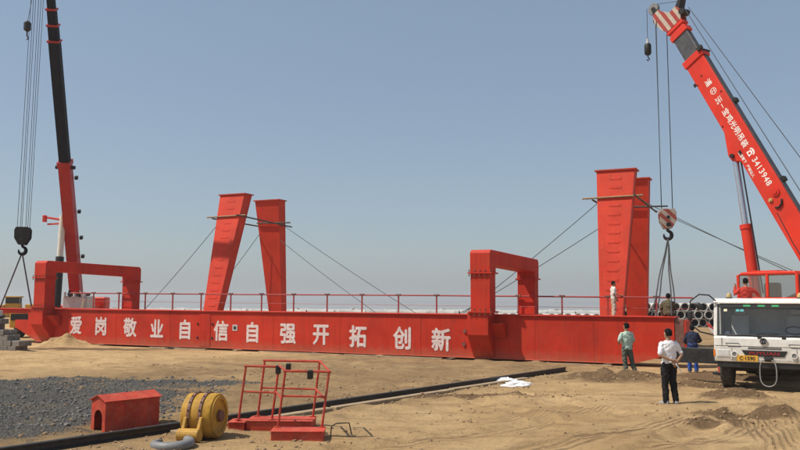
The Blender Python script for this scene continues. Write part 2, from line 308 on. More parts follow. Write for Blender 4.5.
def ground_mat():
    m = bpy.data.materials.new('dirt'); m.use_nodes = True; t = m.node_tree; N = t.nodes; L = t.links; b = N['Principled BSDF']; b.inputs['Roughness'].default_value = 1.; b.inputs['Specular IOR Level'].default_value = .03
    ge = N.new('ShaderNodeNewGeometry')
    def noise(s, d=6, r=.65, warp=None):
        n = N.new('ShaderNodeTexNoise'); n.inputs['Scale'].default_value = s; n.inputs['Detail'].default_value = d; n.inputs['Roughness'].default_value = r; L.new(ge.outputs['Position'], n.inputs['Vector']); return n.outputs[0]
    def rng(i, a, c, lo=0., hi=1.):
        n = N.new('ShaderNodeMapRange'); n.inputs[1].default_value = a; n.inputs[2].default_value = c; n.inputs[3].default_value = lo; n.inputs[4].default_value = hi; L.new(i, n.inputs[0]); return n.outputs[0]
    def mix(f, a, c):
        n = N.new('ShaderNodeMix'); n.data_type = 'RGBA'; L.new(f, n.inputs[0])
        for k, v in ((6, a), (7, c)):
            if isinstance(v, tuple): n.inputs[k].default_value = (*v, 1)
            else: L.new(v, n.inputs[k])
        return n.outputs[2]
    def math_(op, a, c=None):
        n = N.new('ShaderNodeMath'); n.operation = op
        for k, v in ((0, a), (1, c)):
            if v is None: continue
            if isinstance(v, (int, float)): n.inputs[k].default_value = v
            else: L.new(v, n.inputs[k])
        return n.outputs[0]
    col = mix(rng(noise(.22, 5), .35, .65), (.51, .33, .16), (.67, .46, .24))
    col = mix(rng(noise(1.1, 8, .7), .48, .75, 0, .9), col, (.33, .215, .115))
    col = mix(rng(noise(7, 8, .75), .5, .8, 0, .75), col, (.24, .155, .09))
    col = mix(rng(noise(28, 4, .7), .55, .75, 0, .5), col, (.56, .43, .28))
    mp = N.new('ShaderNodeMapping'); mp.inputs['Rotation'].default_value = (0, 0, R(24)); mp.inputs['Scale'].default_value = (.10, 1.3, 1); L.new(ge.outputs['Position'], mp.inputs[0])
    ns = N.new('ShaderNodeTexNoise'); ns.inputs['Scale'].default_value = 1.5; ns.inputs['Detail'].default_value = 8; ns.inputs['Roughness'].default_value = .7; ns.inputs['Distortion'].default_value = .5; L.new(mp.outputs[0], ns.inputs['Vector'])
    col = mix(rng(ns.outputs[0], .52, .72, 0, .7), col, (.24, .15, .08))
    sp = N.new('ShaderNodeSeparateXYZ'); L.new(ge.outputs['Position'], sp.inputs[0])
    def blob(cx, cy, rx, ry, edge=.35):
        n = N.new('ShaderNodeVectorMath'); n.operation = 'SUBTRACT'; L.new(ge.outputs['Position'], n.inputs[0]); n.inputs[1].default_value = (cx, cy, 0)
        s = N.new('ShaderNodeVectorMath'); s.operation = 'MULTIPLY'; L.new(n.outputs[0], s.inputs[0]); s.inputs[1].default_value = (1 / rx, 1 / ry, 0)
        l = N.new('ShaderNodeVectorMath'); l.operation = 'LENGTH'; L.new(s.outputs[0], l.inputs[0])
        d = math_('ADD', l.outputs['Value'], math_('MULTIPLY', math_('SUBTRACT', wn, .5), 1.5)); return rng(d, 1.0, 1 - edge)
    wn = noise(.9, 7, .7)
    side = N.new('ShaderNodeVectorMath'); side.operation = 'DOT_PRODUCT'; L.new(ge.outputs['Position'], side.inputs[0]); side.inputs[1].default_value = (-RD[1], RD[0], 0)
    sd_ = math_('ADD', math_('SUBTRACT', side.outputs['Value'], float(RA[0] * -RD[1] + RA[1] * RD[0])), math_('MULTIPLY', math_('SUBTRACT', wn, .5), 6.))
    brown = math_('MULTIPLY', math_('MULTIPLY', rng(sd_, -2.2, .6), rng(sd_, 15., 9.)), rng(noise(.5, 7, .7), .3, .6, .35, .85))
    col = mix(brown, col, mix(rng(noise(4, 8, .75), .35, .65), (.15, .095, .052), (.34, .235, .13)))
    # turned-over damp soil
    soil = None
    for a in ((6.6, 24.9, 2.4, 1.7), (9.0, 23.6, 1.6, 1.1), (8.3, 20.2, 1.0, .6), (7.4, 17.1, 1.4, .5), (6.2, 16.2, .8, .45), (1.2, 20.2, 2.8, .6), (-15, 38.6, 5, 1.2), (10.2, 26.2, 2.0, 1.6), (12.0, 16.2, 1.2, .5)):
        s = blob(*a); soil = s if soil is None else math_('MAXIMUM', soil, s)
    col = mix(math_('MULTIPLY', soil, .82), col, mix(rng(noise(9, 6), .35, .7), (.085, .05, .03), (.19, .12, .07)))
    # grey chippings spread at the left
    gv = None
    for a in ((-11.2, 20.5, 6.6, 4.4), (-8.2, 17.4, 3.2, 3.3), (-7.7, 15.0, 2.2, 1.9), (-7.0, 23.2, 3.4, .9), (-16, 21, 6, 5)):
        s = blob(*a, .2); gv = s if gv is None else math_('MAXIMUM', gv, s)
    vo = N.new('ShaderNodeTexVoronoi'); vo.inputs['Scale'].default_value = 16; L.new(ge.outputs['Position'], vo.inputs['Vector'])
    gcol = mix(rng(noise(20, 4, .8), .3, .7), (.055, .052, .048), (.20, .19, .175))
    gcol = mix(rng(noise(.8, 6), .5, .75, 0, .45), gcol, (.27, .21, .14))
    col = mix(gv, col, gcol)
    # lines pressed by tyre treads
    trk = None
    for cx, cy, rx, ry, ang in ((6.9, 15.3, .55, 2.6, -14), (8.0, 15.6, .5, 2.4, -14), (4.6, 15.4, .45, 3.2, -48), (5.6, 14.6, .45, 3.0, -48), (2.4, 13.4, .4, 2.4, -56), (9.6, 18.6, .5, 2.2, -30), (3.2, 17.4, .6, 2.6, -52), (1.2, 14.6, .5, 2.6, -55), (-4.5, 29.5, .6, 5, 66), (-6, 27.8, .6, 5, 66)):
        m_ = N.new('ShaderNodeMapping'); m_.vector_type = 'TEXTURE'; m_.inputs['Location'].default_value = (cx, cy, 0); m_.inputs['Rotation'].default_value = (0, 0, R(ang)); L.new(ge.outputs['Position'], m_.inputs[0])
        s_ = N.new('ShaderNodeVectorMath'); s_.operation = 'MULTIPLY'; L.new(m_.outputs[0], s_.inputs[0]); s_.inputs[1].default_value = (1 / rx, 1 / ry, 0)
        l_ = N.new('ShaderNodeVectorMath'); l_.operation = 'LENGTH'; L.new(s_.outputs[0], l_.inputs[0])
        x_ = N.new('ShaderNodeSeparateXYZ'); L.new(m_.outputs[0], x_.inputs[0])
        cv = math_('ADD', x_.outputs[0], math_('MULTIPLY', math_('MULTIPLY', x_.outputs[1], x_.outputs[1]), .05))
        w_ = math_('SINE', math_('MULTIPLY', math_('ADD', cv, math_('MULTIPLY', wn, .12)), 44.))
        q_ = math_('MULTIPLY', rng(w_, -.2, .6), math_('MULTIPLY', rng(l_.outputs['Value'], 1., .6), rng(wn, .35, .55))); trk = q_ if trk is None else math_('MAXIMUM', trk, q_)
    col = mix(math_('MULTIPLY', trk, .65), col, (.22, .14, .08))
    L.new(col, b.inputs['Base Color'])
    hgt = math_('ADD', math_('MULTIPLY', noise(6, 8, .75), 1.0), math_('MULTIPLY', noise(24, 6, .8), .55))
    hgt = math_('ADD', hgt, math_('MULTIPLY', math_('MULTIPLY', vo.outputs['Distance'], gv), 1.6))
    hgt = math_('SUBTRACT', hgt, math_('MULTIPLY', trk, .5))
    bp = N.new('ShaderNodeBump'); bp.inputs['Strength'].default_value = .9; bp.inputs['Distance'].default_value = .07; L.new(hgt, bp.inputs['Height']); L.new(bp.outputs[0], b.inputs['Normal']); return m
gme.materials.append(ground_mat()); ground = bpy.data.objects.new('ground', gme); COL.objects.link(ground); ground['kind'] = 'structure'
wme = bpy.data.meshes.new('added_sky_mirror'); wme.from_pydata([(-5000, 142, -.7), (5000, 142, -.7), (5000, 5000, -.7), (-5000, 5000, -.7)], [], [(0, 1, 2, 3)])  # added sheet past the pipe yard, mirrors the sky so the horizon fades out
wm_ = bpy.data.materials.new('sky_mirror_surface'); wm_.use_nodes = True; wb = wm_.node_tree.nodes['Principled BSDF']; wb.inputs['Base Color'].default_value = (.2, .21, .2, 1); wb.inputs['Roughness'].default_value = .04
wnz = wm_.node_tree.nodes.new('ShaderNodeTexNoise'); wnz.inputs['Scale'].default_value = .8; wge = wm_.node_tree.nodes.new('ShaderNodeNewGeometry'); wbp = wm_.node_tree.nodes.new('ShaderNodeBump'); wbp.inputs['Strength'].default_value = .02
wm_.node_tree.links.new(wge.outputs['Position'], wnz.inputs['Vector']); wm_.node_tree.links.new(wnz.outputs[0], wbp.inputs['Height']); wm_.node_tree.links.new(wbp.outputs[0], wb.inputs['Normal'])
wme.materials.append(wm_); wo = bpy.data.objects.new('added_sky_mirror', wme); COL.objects.link(wo); wo['kind'] = 'structure'
def gz(x, y): return float(ground_h(np.array([x]), np.array([y]))[0])

def scatter(name, pts, smin, smax, m, label):
    rs = np.random.RandomState(3); base = []
    for k in range(8):
        b = MB(); b.ball((0, 0, 0), 1, .8, .62, 6, 4, .28); base.append((np.array([tuple(v) for v in b.v]), b.f))
    V = []; F = []; off = 0; hz = ground_h(pts[:, 0], pts[:, 1])
    for (x, y), z in zip(pts, hz):
        vs, fs = base[rs.randint(8)]; s = smin + (smax - smin) * rs.rand() ** 3.5; a = rs.rand() * 6.28; c, sn = math.cos(a), math.sin(a)
        q = vs * s; V.append(np.stack([q[:, 0] * c - q[:, 1] * sn + x, q[:, 0] * sn + q[:, 1] * c + y, q[:, 2] + z + s * .15], -1)); F += [tuple(i + off for i in f) for f in fs]; off += len(vs)
    me = bpy.data.meshes.new(name); me.from_pydata(np.concatenate(V).tolist(), [], F); me.materials.append(m)
    o = bpy.data.objects.new(name, me); COL.objects.link(o); o['kind'] = 'stuff'; o['label'] = label; return o
CLOD = mat('clod_soil', (.33, .22, .12), .95, .35, 3, bump=.3); STONE = mat('grey_chipping', (.16, .152, .142), .95, .45, 7, spec=.1)
rs = np.random.RandomState(5)
def cloud(n, cx, cy, sx, sy): return np.stack([cx + rs.randn(n) * sx, cy + rs.randn(n) * sy], -1)
u = rs.rand(1300); yy = 11.5 + 26 * u ** 1.7; pts = np.stack([(rs.rand(1300) - .5) * 1.15 * yy, yy], -1)
pts = np.concatenate([pts, cloud(200, 7.2, 17.2, .9, .3), cloud(420, 6.6, 24.8, 1.5, .8), cloud(160, 8.3, 20.2, .6, .35), cloud(260, 1.3, 20.0, 2.0, .4), cloud(260, -3.2, 12.6, 1.6, .35), cloud(150, -1.0, 14.2, 1.2, .5), cloud(150, 6.3, 16.3, .5, .3), cloud(160, 9.2, 23.6, 1, .7), cloud(120, 2, 17.5, 2, .8)] + [cloud(60, RA[0] + RD[0] * t_ + (rs.rand() - .7) * .9, RA[1] + RD[1] * t_ + (rs.rand() - .4) * .9, .6, .45) for t_ in np.arange(1, 18, .8)] + [cloud(40, x_, y_, .9, .35) for x_, y_ in zip(rs.rand(34) * 15 - 10, rs.rand(34) * 9 + 20)])
scatter('soil_clods', pts, .006, .052, CLOD, 'brown clods of earth scattered over the sandy site ground')
t = rs.rand(4200); yy = 13.6 + 12 * t ** 1.5; pts = np.stack([-.52 * yy - rs.rand(4200) ** 1.0 * 0 + rs.rand(4200) * (.52 * yy - 4.5) - .0, yy], -1)
pts = pts[(pts[:, 1] > 15.4 + (pts[:, 0] + 5.6) * .6) & (pts[:, 1] < 24.5)]
scatter('grey_gravel', pts, .01, .065, STONE, 'loose grey stone chippings spread on the ground')

# ------------------------------------------------------------------ the lying twin-girder frame
gf = thing('girder_frame', 'long red twin box girder frame with white slogan lying on the ground', 'crane girder', GA, GROT)
def rearz(s): return -.12 - .0045 * (s - 16)
prof = [(-1.0, 1.80), (-1.0, 1.22), (-2.0, 1.22), (-2.0, .82), (-.3, .1), (31.0, .1), (32.55, .52), (32.55, 1.80)]
fg = MB(GW).prism(prof, 'y', 0, 1.1).build('front_girder', RED, gf)
MB(GW).box(-4.7, 32.62, -.07, 1.17, 1.80, 1.84).build('top_flange', RED, fg, .008)
MB(GW).box(-4.7, -1.0, .08, 1.02, 1.56, 1.798).build('nose_beam', RED, fg, .02)
MB(GW).box(-.3, 31.0, -.06, 1.16, .07, .1).build('bottom_flange', RED, fg, .006)
MB(GW).prism([(31.0, .07), (32.6, .50), (32.6, .53), (31.0, .1)], 'y', -.06, 1.16).build('bottom_flange', RED, fg)
MB(GW).box(-.95, 32.5, -.028, -.002, 1.70, 1.722).build('web_seam', RED, fg)
MB(GW).box(32.552, 32.9, .02, 1.08, .60, 1.74).build('end_plate', PRIMER, fg, .02)
MB(GW).box(32.9, 32.98, -.05, 1.15, .7, 1.70).build('end_plate', RED, fg, .01)
sp_ = MB(GW).box(10.78, 11.42, -.02, -.002, .14, 1.69).build('splice_plate', RED, fg, .004)
for s_ in (10.66, 11.54):
    for z_ in (.55, 1.2): MB(GW).cyl((s_, -.03, z_), (s_, 0, z_), .055, 10).build('bolt', BLACK, fg)
b = MB(GW)
for s_ in (10.84, 11.05, 11.15, 11.36):
    for k in range(12): b.cyl((s_, -.036, .25 + k * .12), (s_, -.019, .25 + k * .12), .017, 6)
b.build('splice_bolts', RED, sp_, kind='stuff')
for s_ in (1.9, 5.4, 8.95, 15.0, 18.5, 22.4, 27.3, 29.6): MB(GW).box(s_, s_ + .018, -.007, -.001, .12, 1.69).build('weld_seam', RED, fg)
sg = MB(GW).box(12.72, 13.0, -.02, -.001, .92, 1.2).build('small_notice_plate', LGREY, fg, .004)
MB(GW).ring((12.86, -.024, 1.06), 'y', .085, .045, .006, 20).build('notice_mark', BLACK, sg); MB(GW).box(12.83, 12.9, -.026, -.021, 1.03, 1.08).build('notice_mark', BLACK, sg)
for s_, z_, ch in ((2.6, 1.0, '爱'), (4.37, .985, '岗'), (6.35, .96, '敬'), (8.11, .94, '业'), (9.88, .92, '自'), (12.05, .90, '信'), (13.86, .87, '自'), (15.82, .85, '强'), (17.56, .84, '开'), (19.43, .82, '拓'), (21.55, .80, '创'), (23.34, .78, '新')):
    text('character', ch, .98, GW @ Matrix.Translation((s_, -.006, z_)) @ Matrix.Rotation(R(90), 4, 'X'), WHITEP, fg, .030, .90)
for s_, z_ in ((24.35, .62), (24.4, 1.15)): MB(GW).cyl((s_, -.05, z_), (s_, 0, z_), .075, 12).build('pipe_stub', PRIMER, fg)
# rear girder with its guard rail
def shear(mb):
    inv = GW.inverted()
    for i, v in enumerate(mb.v):
        l = inv @ v; l.z += rearz(l.x) * min(1, max(l.z, 0) / 1.0); mb.v[i] = GW @ l
    return mb
rprof = [(-1.0, 1.80), (-1.6, 1.3), (-1.6, .8), (-.3, .1), (31.0, .1), (32.6, .6), (32.6, 1.80)]
rg_ = shear(MB(GW).prism(rprof, 'y', 4.42, 5.5)).build('rear_girder', RED, gf)
shear(MB(GW).box(-4.6, 32.7, 4.35, 5.57, 1.80, 1.84)).build('top_flange', RED, rg_)
shear(MB(GW).box(-.3, 31, 4.36, 5.56, .07, .1)).build('bottom_flange', RED, rg_)
gr = shear(MB(GW).tube([(-3.9, 5.42, 2.76), (8, 5.42, 2.75), (20, 5.42, 2.77), (32.7, 5.42, 2.75)], .036, 8)).build('guard_rail', RAILRED, gf, smooth=True)
shear(MB(GW).tube([(-3.9, 5.42, 2.28), (32.7, 5.42, 2.28)], .011, 6)).build('mid_wire', RAILRED, gr)
for k in range(17):
    s_ = 31.2 - 2.07 * k
    p_ = shear(MB(GW).box(s_ - .03, s_ + .03, 5.39, 5.45, 1.82, 2.74)).build('post', RAILRED, gr)
    shear(MB(GW).box(s_ - .13, s_ + .13, 5.36, 5.48, 2.735, 2.83)).build('clamp', PRIMER, p_, .01)
# portals
def portal(s0, dz):
    Wd = .86
    def bx(n, *a, **k): return MB(GW).box(*a).build(n, RED, P, k.get('bev', .012))
    arch = [(-.76, 3.52), (-.76, 4.3 + dz), (-.64, 4.42 + dz), (6.1, 4.34 + dz), (6.22, 4.2 + dz), (6.22, 3.44), (5.54, 3.44), (5.54, 3.74 + dz), (-.06, 3.86 + dz), (-.06, 3.52)]
    P = MB(GW).prism(arch, 'x', s0, s0 + Wd).build('portal_arch', RED, gf, .02)
    bx('upright', s0 + .02, s0 + Wd - .02, -.75, -.08, 1.97, 3.46)
    bx('flange_plate', s0 - .07, s0 + Wd + .07, -.83, .0, 3.46, 3.52, bev=.004); bx('flange_plate', s0 - .07, s0 + Wd + .07, -.83, .04, 1.91, 1.97, bev=.004)
    br = MB(GW).prism([(-.75, 1.91), (-.75, 1.03), (-.05, .14), (.02, .14), (.02, 1.91)], 'x', s0 - .12, s0 + Wd - .1).build('bracket', RED, P, .008)
    MB(GW).prism([(-.62, 1.5), (-.05, .9), (-.05, 1.5)], 'x', s0 + Wd - .1, s0 + Wd + .42).build('bracket_wing', RED, P, .008)
    bx('upright', s0 + .02, s0 + Wd - .02, 5.56, 6.2, 1.75, 3.38); bx('flange_plate', s0 - .07, s0 + Wd + .07, 5.46, 6.3, 3.38, 3.44, bev=.004); bx('flange_plate', s0 - .07, s0 + Wd + .07, 5.44, 6.3, 1.70, 1.75, bev=.004)
    MB(GW).prism([(6.2, 1.70), (6.2, 1.0), (5.55, .2), (5.48, .2), (5.48, 1.70)], 'x', s0, s0 + Wd).build('bracket', RED, P, .008)
    for zf in (3.40, 3.58, 1.85, 2.03):
        for q in range(5):
            xx = s0 - .02 + q * (Wd + .04) / 4; MB(GW).cyl((xx, -.8, zf - .045), (xx, -.8, zf + .045), .022, 6).build('bolt', PRIMER, P)
portal(24.9, 0); portal(.22, -.03)
# timber packing under the girders
for k, s_ in enumerate((1.2, 4.6, 9.5, 13.2, 17.3, 20.6, 23.9, 27.4, 30.2)):
    a = random.uniform(-.5, .1); d_ = WOOD if k % 2 else DKWOOD
    o = MB(GW @ Matrix.Translation((s_, 0, 0)) @ Matrix.Rotation(random.uniform(-.12, .12), 4, 'Z')).box(-.12, .12, -.35 + a, 1.5, -.03, .068).build('timber_sleeper', d_, None, .01)
    top(o, 'rough timber sleeper packed under the front red girder', 'timber', 'timber sleepers under the front girder')
    o = MB(GW @ Matrix.Translation((s_, 0, 0))).box(-.12, .12, 4.0, 5.9, -.03, .066).build('timber_sleeper', d_, None, .01)
    top(o, 'timber sleeper packed under the rear red girder', 'timber', 'timber sleepers under the rear girder')
for s0, s1, w0, z1 in ((14.5, 18.6, -.42, .05), (19.0, 23.6, -.5, .06), (27.2, 30.4, -.62, .05), (8.0, 11.5, -.4, .045)):
    o = MB(GW).hexa([(s0, w0, -.02), (s1, w0 - .08, -.02), (s1, w0 + .1, -.02), (s0, w0 + .16, -.02)], [(s0, w0, z1), (s1, w0 - .08, z1), (s1, w0 + .1, z1), (s0, w0 + .16, z1)]).build('timber_plank', WOOD, None, .008)
    top(o, 'weathered plank lying along the foot of the red girder', 'plank', 'planks along the girder foot')

# ------------------------------------------------------------------ four standing support legs
def leg(sc_, wa, wb, label, rungs):
    L_ = thing('support_leg', label, 'crane leg', GW @ Vector((sc_, wa, 0)), GROT, 'tapered red gantry legs standing on end')
    H_ = 8.8; hb, ht, db, dt = .42, .92, .26, .37
    def c(t, a, bq): w_ = wa + (wb - wa) * t; hw = hb + (ht - hb) * t; hd = db + (dt - db) * t; return (sc_ + a * hw, w_ + bq * hd, .06 + (H_ - .06) * t)
    def slab(t0, t1, A, B): return [c(t0, x, y) for x, y in A], [c(t1, x, y) for x, y in B]
    q = [(-1, -1), (1, -1), (1, 1), (-1, 1)]
    MB(GW).hexa([c(0, x * .965, y * .96) for x, y in q], [c(1, x * .975, y * .97) for x, y in q]).build('leg_box', LEGRED, L_)
    for y0, y1 in ((-1.04, -.961), (.961, 1.04)):
        qq = [(-1, y0), (1, y0), (1, y1), (-1, y1)]
        MB(GW).hexa([c(0, x, y) for x, y in qq], [c(1, x, y) for x, y in qq]).build('face_plate', LEGRED, L_)
    a = c(1, 0, 0); MB(GW).box(a[0] - ht - .09, a[0] + ht + .09, a[1] - dt - .1, a[1] + dt + .1, H_, H_ + .07).build('head_plate', DKRED, L_, .006)
    a = c(0, 0, 0); MB(GW).box(a[0] - hb - .15, a[0] + hb + .15, a[1] - db - .15, a[1] + db + .15, -.02, .06).build('base_plate', DKRED, L_, .006)
    if rungs:
        for k in range(15):
            t_ = .22 + k * .052; p = c(t_, 0, -1.04); w_ = .27 + .05 * t_
            MB(GW).tube([(p[0] - w_, p[1] + .01, p[2] + .10), (p[0] - w_ * .85, p[1] - .03, p[2] + .03), (p[0] + w_ * .85, p[1] - .03, p[2] + .03), (p[0] + w_, p[1] + .01, p[2] + .10)], .009, 6).build('rung', LEGRED, L_)
        b = MB(GW)
        for k in range(30):
            t_ = .05 + k * .031
            for sx in (-.8, .8): p = c(t_, sx, -1.04); b.ball((p[0], p[1], p[2]), .02, .012, .02, 6, 4)
        b.build('rivets', LEGRED, L_, kind='stuff')
    return c
cRn = leg(28.95, 6.85, 9.2, 'tapered red leg with rungs beside the man in pale clothes', True)
cRf = leg(29.1, 13.85, 12.5, 'tapered red leg directly behind the rung leg nearest the hook block', False)
cLn = leg(5.75, 6.85, 9.2, 'leaning tapered red leg with rungs in the pair by the slogan', True)
cLf = leg(6.0, 13.85, 12.5, 'upright tapered red leg behind the leaning leg near the slogan', False)
BAMB = mat('scaffold_pole', (.05, .043, .036), .7, .3, 6); BAMBL = mat('bamboo_pole', (.3, .2, .1), .7, .3, 6)
def pole(p, q, m, label, g): return top(MB(GW).cyl(p, q, .045, 8).build('scaffold_pole', m, None, smooth=True), label, 'pole', g)
def lp(sn, wn, wf, tagw):
    zt = 7.42; g = 'scaffold poles tied to the ' + tagw
    pole((sn - 1.55, wn - .43, zt), (sn + 1.35, wn - .43, zt + .04), BAMBL, 'pole tied across the front of the ' + tagw, g)
    pole((sn + 1.02, wn - .9, zt + .02), (sn + 1.25, wf + .9, zt - .25), BAMB, 'dark pole linking near and far leg, outer side, ' + tagw, g)
    pole((sn - 1.02, wn - .6, zt - .1), (sn - .98, wf + .7, zt - .18), BAMB, 'dark pole linking near and far leg, inner side, ' + tagw, g)
    pole((sn - .6, wf - .43, zt - .05), (sn + 2.0, wf - .43, zt - .1), BAMB, 'short dark pole across the rear leg of the ' + tagw, g)
lp(28.95, 8.83, 12.7, 'leg pair nearest the white truck'); lp(5.75, 8.83, 12.7, 'leg pair nearest the slogan')
def wire(name, pts, r, label, cat, g=None, sag=0, m=None, M=GW):
    a, b_ = Vector(pts[0]), Vector(pts[-1]); P = [a.lerp(b_, t) - Vector((0, 0, sag * 4 * t * (1 - t))) for t in np.linspace(0, 1, 12)]
    return top(MB(M).tube(P, r, 5).build(name, m or ROPE), label, cat, g)
def guy(p, q, label): wire('guy_wire', [p, q], .018, label, 'wire', 'guy wires of the standing legs', .15)
guy((4.9, 8.7, 7.1), (-3.5, 9.4, 0), 'thin guy wire from the leaning leg down to the ground beyond the railing')
guy((7.0, 12.6, 7.2), (19.5, 12.6, 0), 'upper guy wire slanting from the slogan-side leg pair towards the portal')
guy((7.0, 12.3, 6.2), (17.2, 11.4, 0), 'lower guy wire slanting from the slogan-side leg pair towards the portal')
guy((5.4, 12.2, 6.6), (-.5, 11.8, 0), 'guy wire running behind the leaning leg to the ground')
guy((28.0, 8.9, 7.2), (18.4, 9.2, 0), 'upper guy wire from the rung leg passing behind the portal')
guy((28.2, 8.7, 6.0), (17.0, 10.2, .0), 'lower guy wire from the rung leg passing behind the portal')
guy((30.2, 12.3, 7.2), (44.5, 6.5, 0), 'guy wire from the rear leg slanting over towards the truck')
guy((30.1, 9.0, 7.3), (43.5, 5.6, 0), 'second guy wire slanting towards the red crane cab')
# ------------------------------------------------------------------ rail in the dirt
RX = Vector((RD[0], RD[1], 0)); RF = frame((RA[0], RA[1], -.01), RX, (0, 0, 1))
o = MB(RF).prism([(-.085, 0), (.085, 0), (.085, .02), (.02, .035), (.02, .105), (.05, .12), (.05, .15), (-.05, .15), (-.05, .12), (-.02, .105), (-.02, .035), (-.085, .02)], 'x', -6, 19.0).build('crane_rail', RAILBLK)
top(o, 'black steel crane rail running through the dirt towards the girder', 'rail')
for a, b_, off in ((2.6, 6.7, -.34), (6.8, 11.4, -.36), (11.5, 15.6, -.33)):
    o = MB(RF).hexa([(a, off - .1, -.03), (b_, off - .12, -.03), (b_, off + .1, -.03), (a, off + .1, -.03)], [(a, off - .1, .075), (b_, off - .12, .07), (b_, off + .1, .07), (a, off + .1, .075)]).build('timber_edge_board', WOOD, None, .01)
    top(o, 'pale timber board lying beside the black crane rail', 'board', 'boards beside the rail')

# ------------------------------------------------------------------ red kennel-shaped cover
k1 = Vector((-5.31, 14.72, 0)); kd = (Vector((-4.60, 15.62, 0)) - k1); kl = kd.length; KF = frame(k1 + Vector((0, 0, gz(-5, 15.1))), kd, (0, 0, 1))
kw = .46
kn = thing('motor_cover', 'dusty red kennel-shaped steel cover with arched opening beside the rail', 'cover', k1, 0)
# gable end with an arched opening facing left (local -x), body between y 0..kw
def arch_end(x):
    out = [(0, 0), (kw, 0), (kw, .55), (kw / 2, .64), (0, .55)]
    ar = [(kw / 2 + .13 * math.cos(a), .26 + .13 * math.sin(a)) for a in np.linspace(0, math.pi, 9)]
    pts = [(0, 0), (kw / 2 - .13, 0)] + ar[::-1] + [(kw / 2 + .13, 0), (kw, 0), (kw, .55), (kw / 2, .64), (0, .55)]
    return pts
MB(KF).prism(arch_end(0), 'x', 0, .012).build('gable_end', KENRED, kn); MB(KF).prism([(0, 0), (kw, 0), (kw, .55), (kw / 2, .64), (0, .55)], 'x', kl - .012, kl).build('gable_end', KENRED, kn)
MB(KF).box(.012, kl - .012, 0, .012, 0, .555).build('side_panel', KENRED, kn); MB(KF).box(.012, kl - .012, kw - .012, kw, 0, .555).build('side_panel', KENRED, kn)
MB(KF).prism([(-.035, .54), (kw / 2, .645), (kw / 2, .66), (-.04, .553)], 'x', -.03, kl + .03).build('roof_panel', KENRED, kn); MB(KF).prism([(kw + .035, .54), (kw / 2, .645), (kw / 2, .66), (kw + .04, .553)], 'x', -.03, kl + .03).build('roof_panel', KENRED, kn)
MB(KF).box(kl * .36, kl * .38, -.008, .002, .02, .54).build('panel_seam', DKRED, kn)

# ------------------------------------------------------------------ yellow hook block lying on its side
dz = gz(-3.4, 14.1)
hb = thing('yellow_hook_block', 'yellow drum-shaped hook block with grey hook lying on the ground', 'hook block', (-3.4, 14.1, 0), 0)
ax = Vector((.98, -.20, .02)).normalized(); DF = frame((-3.66, 14.25, dz + .385), ax, (0, 0, 1)); Ld = .54; rd = .385
MB(DF).tube([(0, 0, 0), (.02, 0, 0), (Ld - .02, 0, 0), (Ld, 0, 0)], [rd * .95, rd, rd, rd * .96], 36).build('sheave_drum', YEL, hb, smooth=True)
for x in (.15, .36):
    st = MB(DF).ring((x, 0, 0), 'x', rd + .022, rd - .01, .05, 36).build('strap', PRIMER, hb)
    b = MB(DF)
    for k in range(18): a = k * 2 * math.pi / 18; b.ball((x, (rd + .024) * math.cos(a), (rd + .024) * math.sin(a)), .016, n=6, m=4)
    b.build('strap_bolts', BLACK, st, kind='stuff')
MB(DF).ring((Ld + .012, 0, 0), 'x', rd * .9, rd * .72, .03, 36).build('end_rim', YEL, hb); MB(DF).cyl((Ld, 0, 0), (Ld + .07, 0, 0), .1, 20).build('axle_cap', PRIMER, hb, .01)
for x in (.12, .40): MB(DF).hexa([(x - .03, -.62, -.33), (x + .03, -.62, -.33), (x + .03, -.54, -.37), (x - .03, -.54, -.37)], [(x - .03, -.42, .03), (x + .03, -.42, .03), (x + .03, -.30, .03), (x - .03, -.30, .03)]).build('side_arm', YEL, hb, .01)
MB(DF).cyl((.07, -.56, -.25), (.46, -.56, -.25), .115, 20).build('crosshead', YEL, hb, .012)
hk = []
for a in np.linspace(60, -215, 22): hk.append((.16 + .30 * math.cos(R(a)), -.95 + .24 * math.sin(R(a)), -.31 + .03 * math.sin(R(a))))
hk = [(.31, -.56, -.26), (.31, -.62, -.28), (.31, -.70, -.30)] + hk
rr_ = [.06, .06, .065] + [.062 + .028 * math.sin(math.pi * i / 21) - .045 * (i / 21) ** 4 for i in range(22)]
MB(DF).tube(hk, rr_, 12).build('lifting_hook', GREY, hb, smooth=True)

# ------------------------------------------------------------------ three red step platforms with guard frames
def platform(x, y, rz, wd, dp, label, boxes, parent=None):
    z0 = gz(x, y)
    T = parent or thing('step_platform', label, 'platform', (x, y, z0), rz, 'red step platforms by the rail')
    M = Matrix.Translation((x, y, z0)) @ Matrix.Rotation(rz, 4, 'Z')
    q = .012
    MB(M).box(0, wd, 0, dp, -.02, .14).build('step_box', KENRED, T, .008); MB(M).box(-.012, wd + .012, -.012, dp + .012, .142, .155).build('tread_plate', KENRED, T)
    ln = .115
    for xx in (.06, wd - .06):
        MB(M).cyl((xx, dp - .05, .14), (xx + ln, dp - .05, 1.14), .021, 8).build('post', DKRED, T)
        MB(M).box(xx - .05, xx + .05, dp - .09, dp - .01, .156, .17).build('foot_plate', DKRED, T)
    MB(M).cyl((.06 + ln - .03, dp - .05, 1.14), (wd - .06 + ln + .04, dp - .05, 1.13), .022, 8).build('top_rail', DKRED, T)
    MB(M).cyl((.06 + ln * .52, dp - .05, .70), (wd - .06 + ln * .52, dp - .05, .69), .018, 8).build('mid_rail', DKRED, T)
    for bx_ in boxes: MB(M).box(bx_ - .05, bx_ + .05, dp - .12, dp + .02, 1.0, 1.16).build('clamp_block', BLACK, T, .015)
    return T
T = thing('step_platform', 'red railed step cage on low platform bases beside the yellow drum', 'platform', (-2.3, 15.2, gz(-2.3, 15.2)), R(-2))
M = WM[T.name]
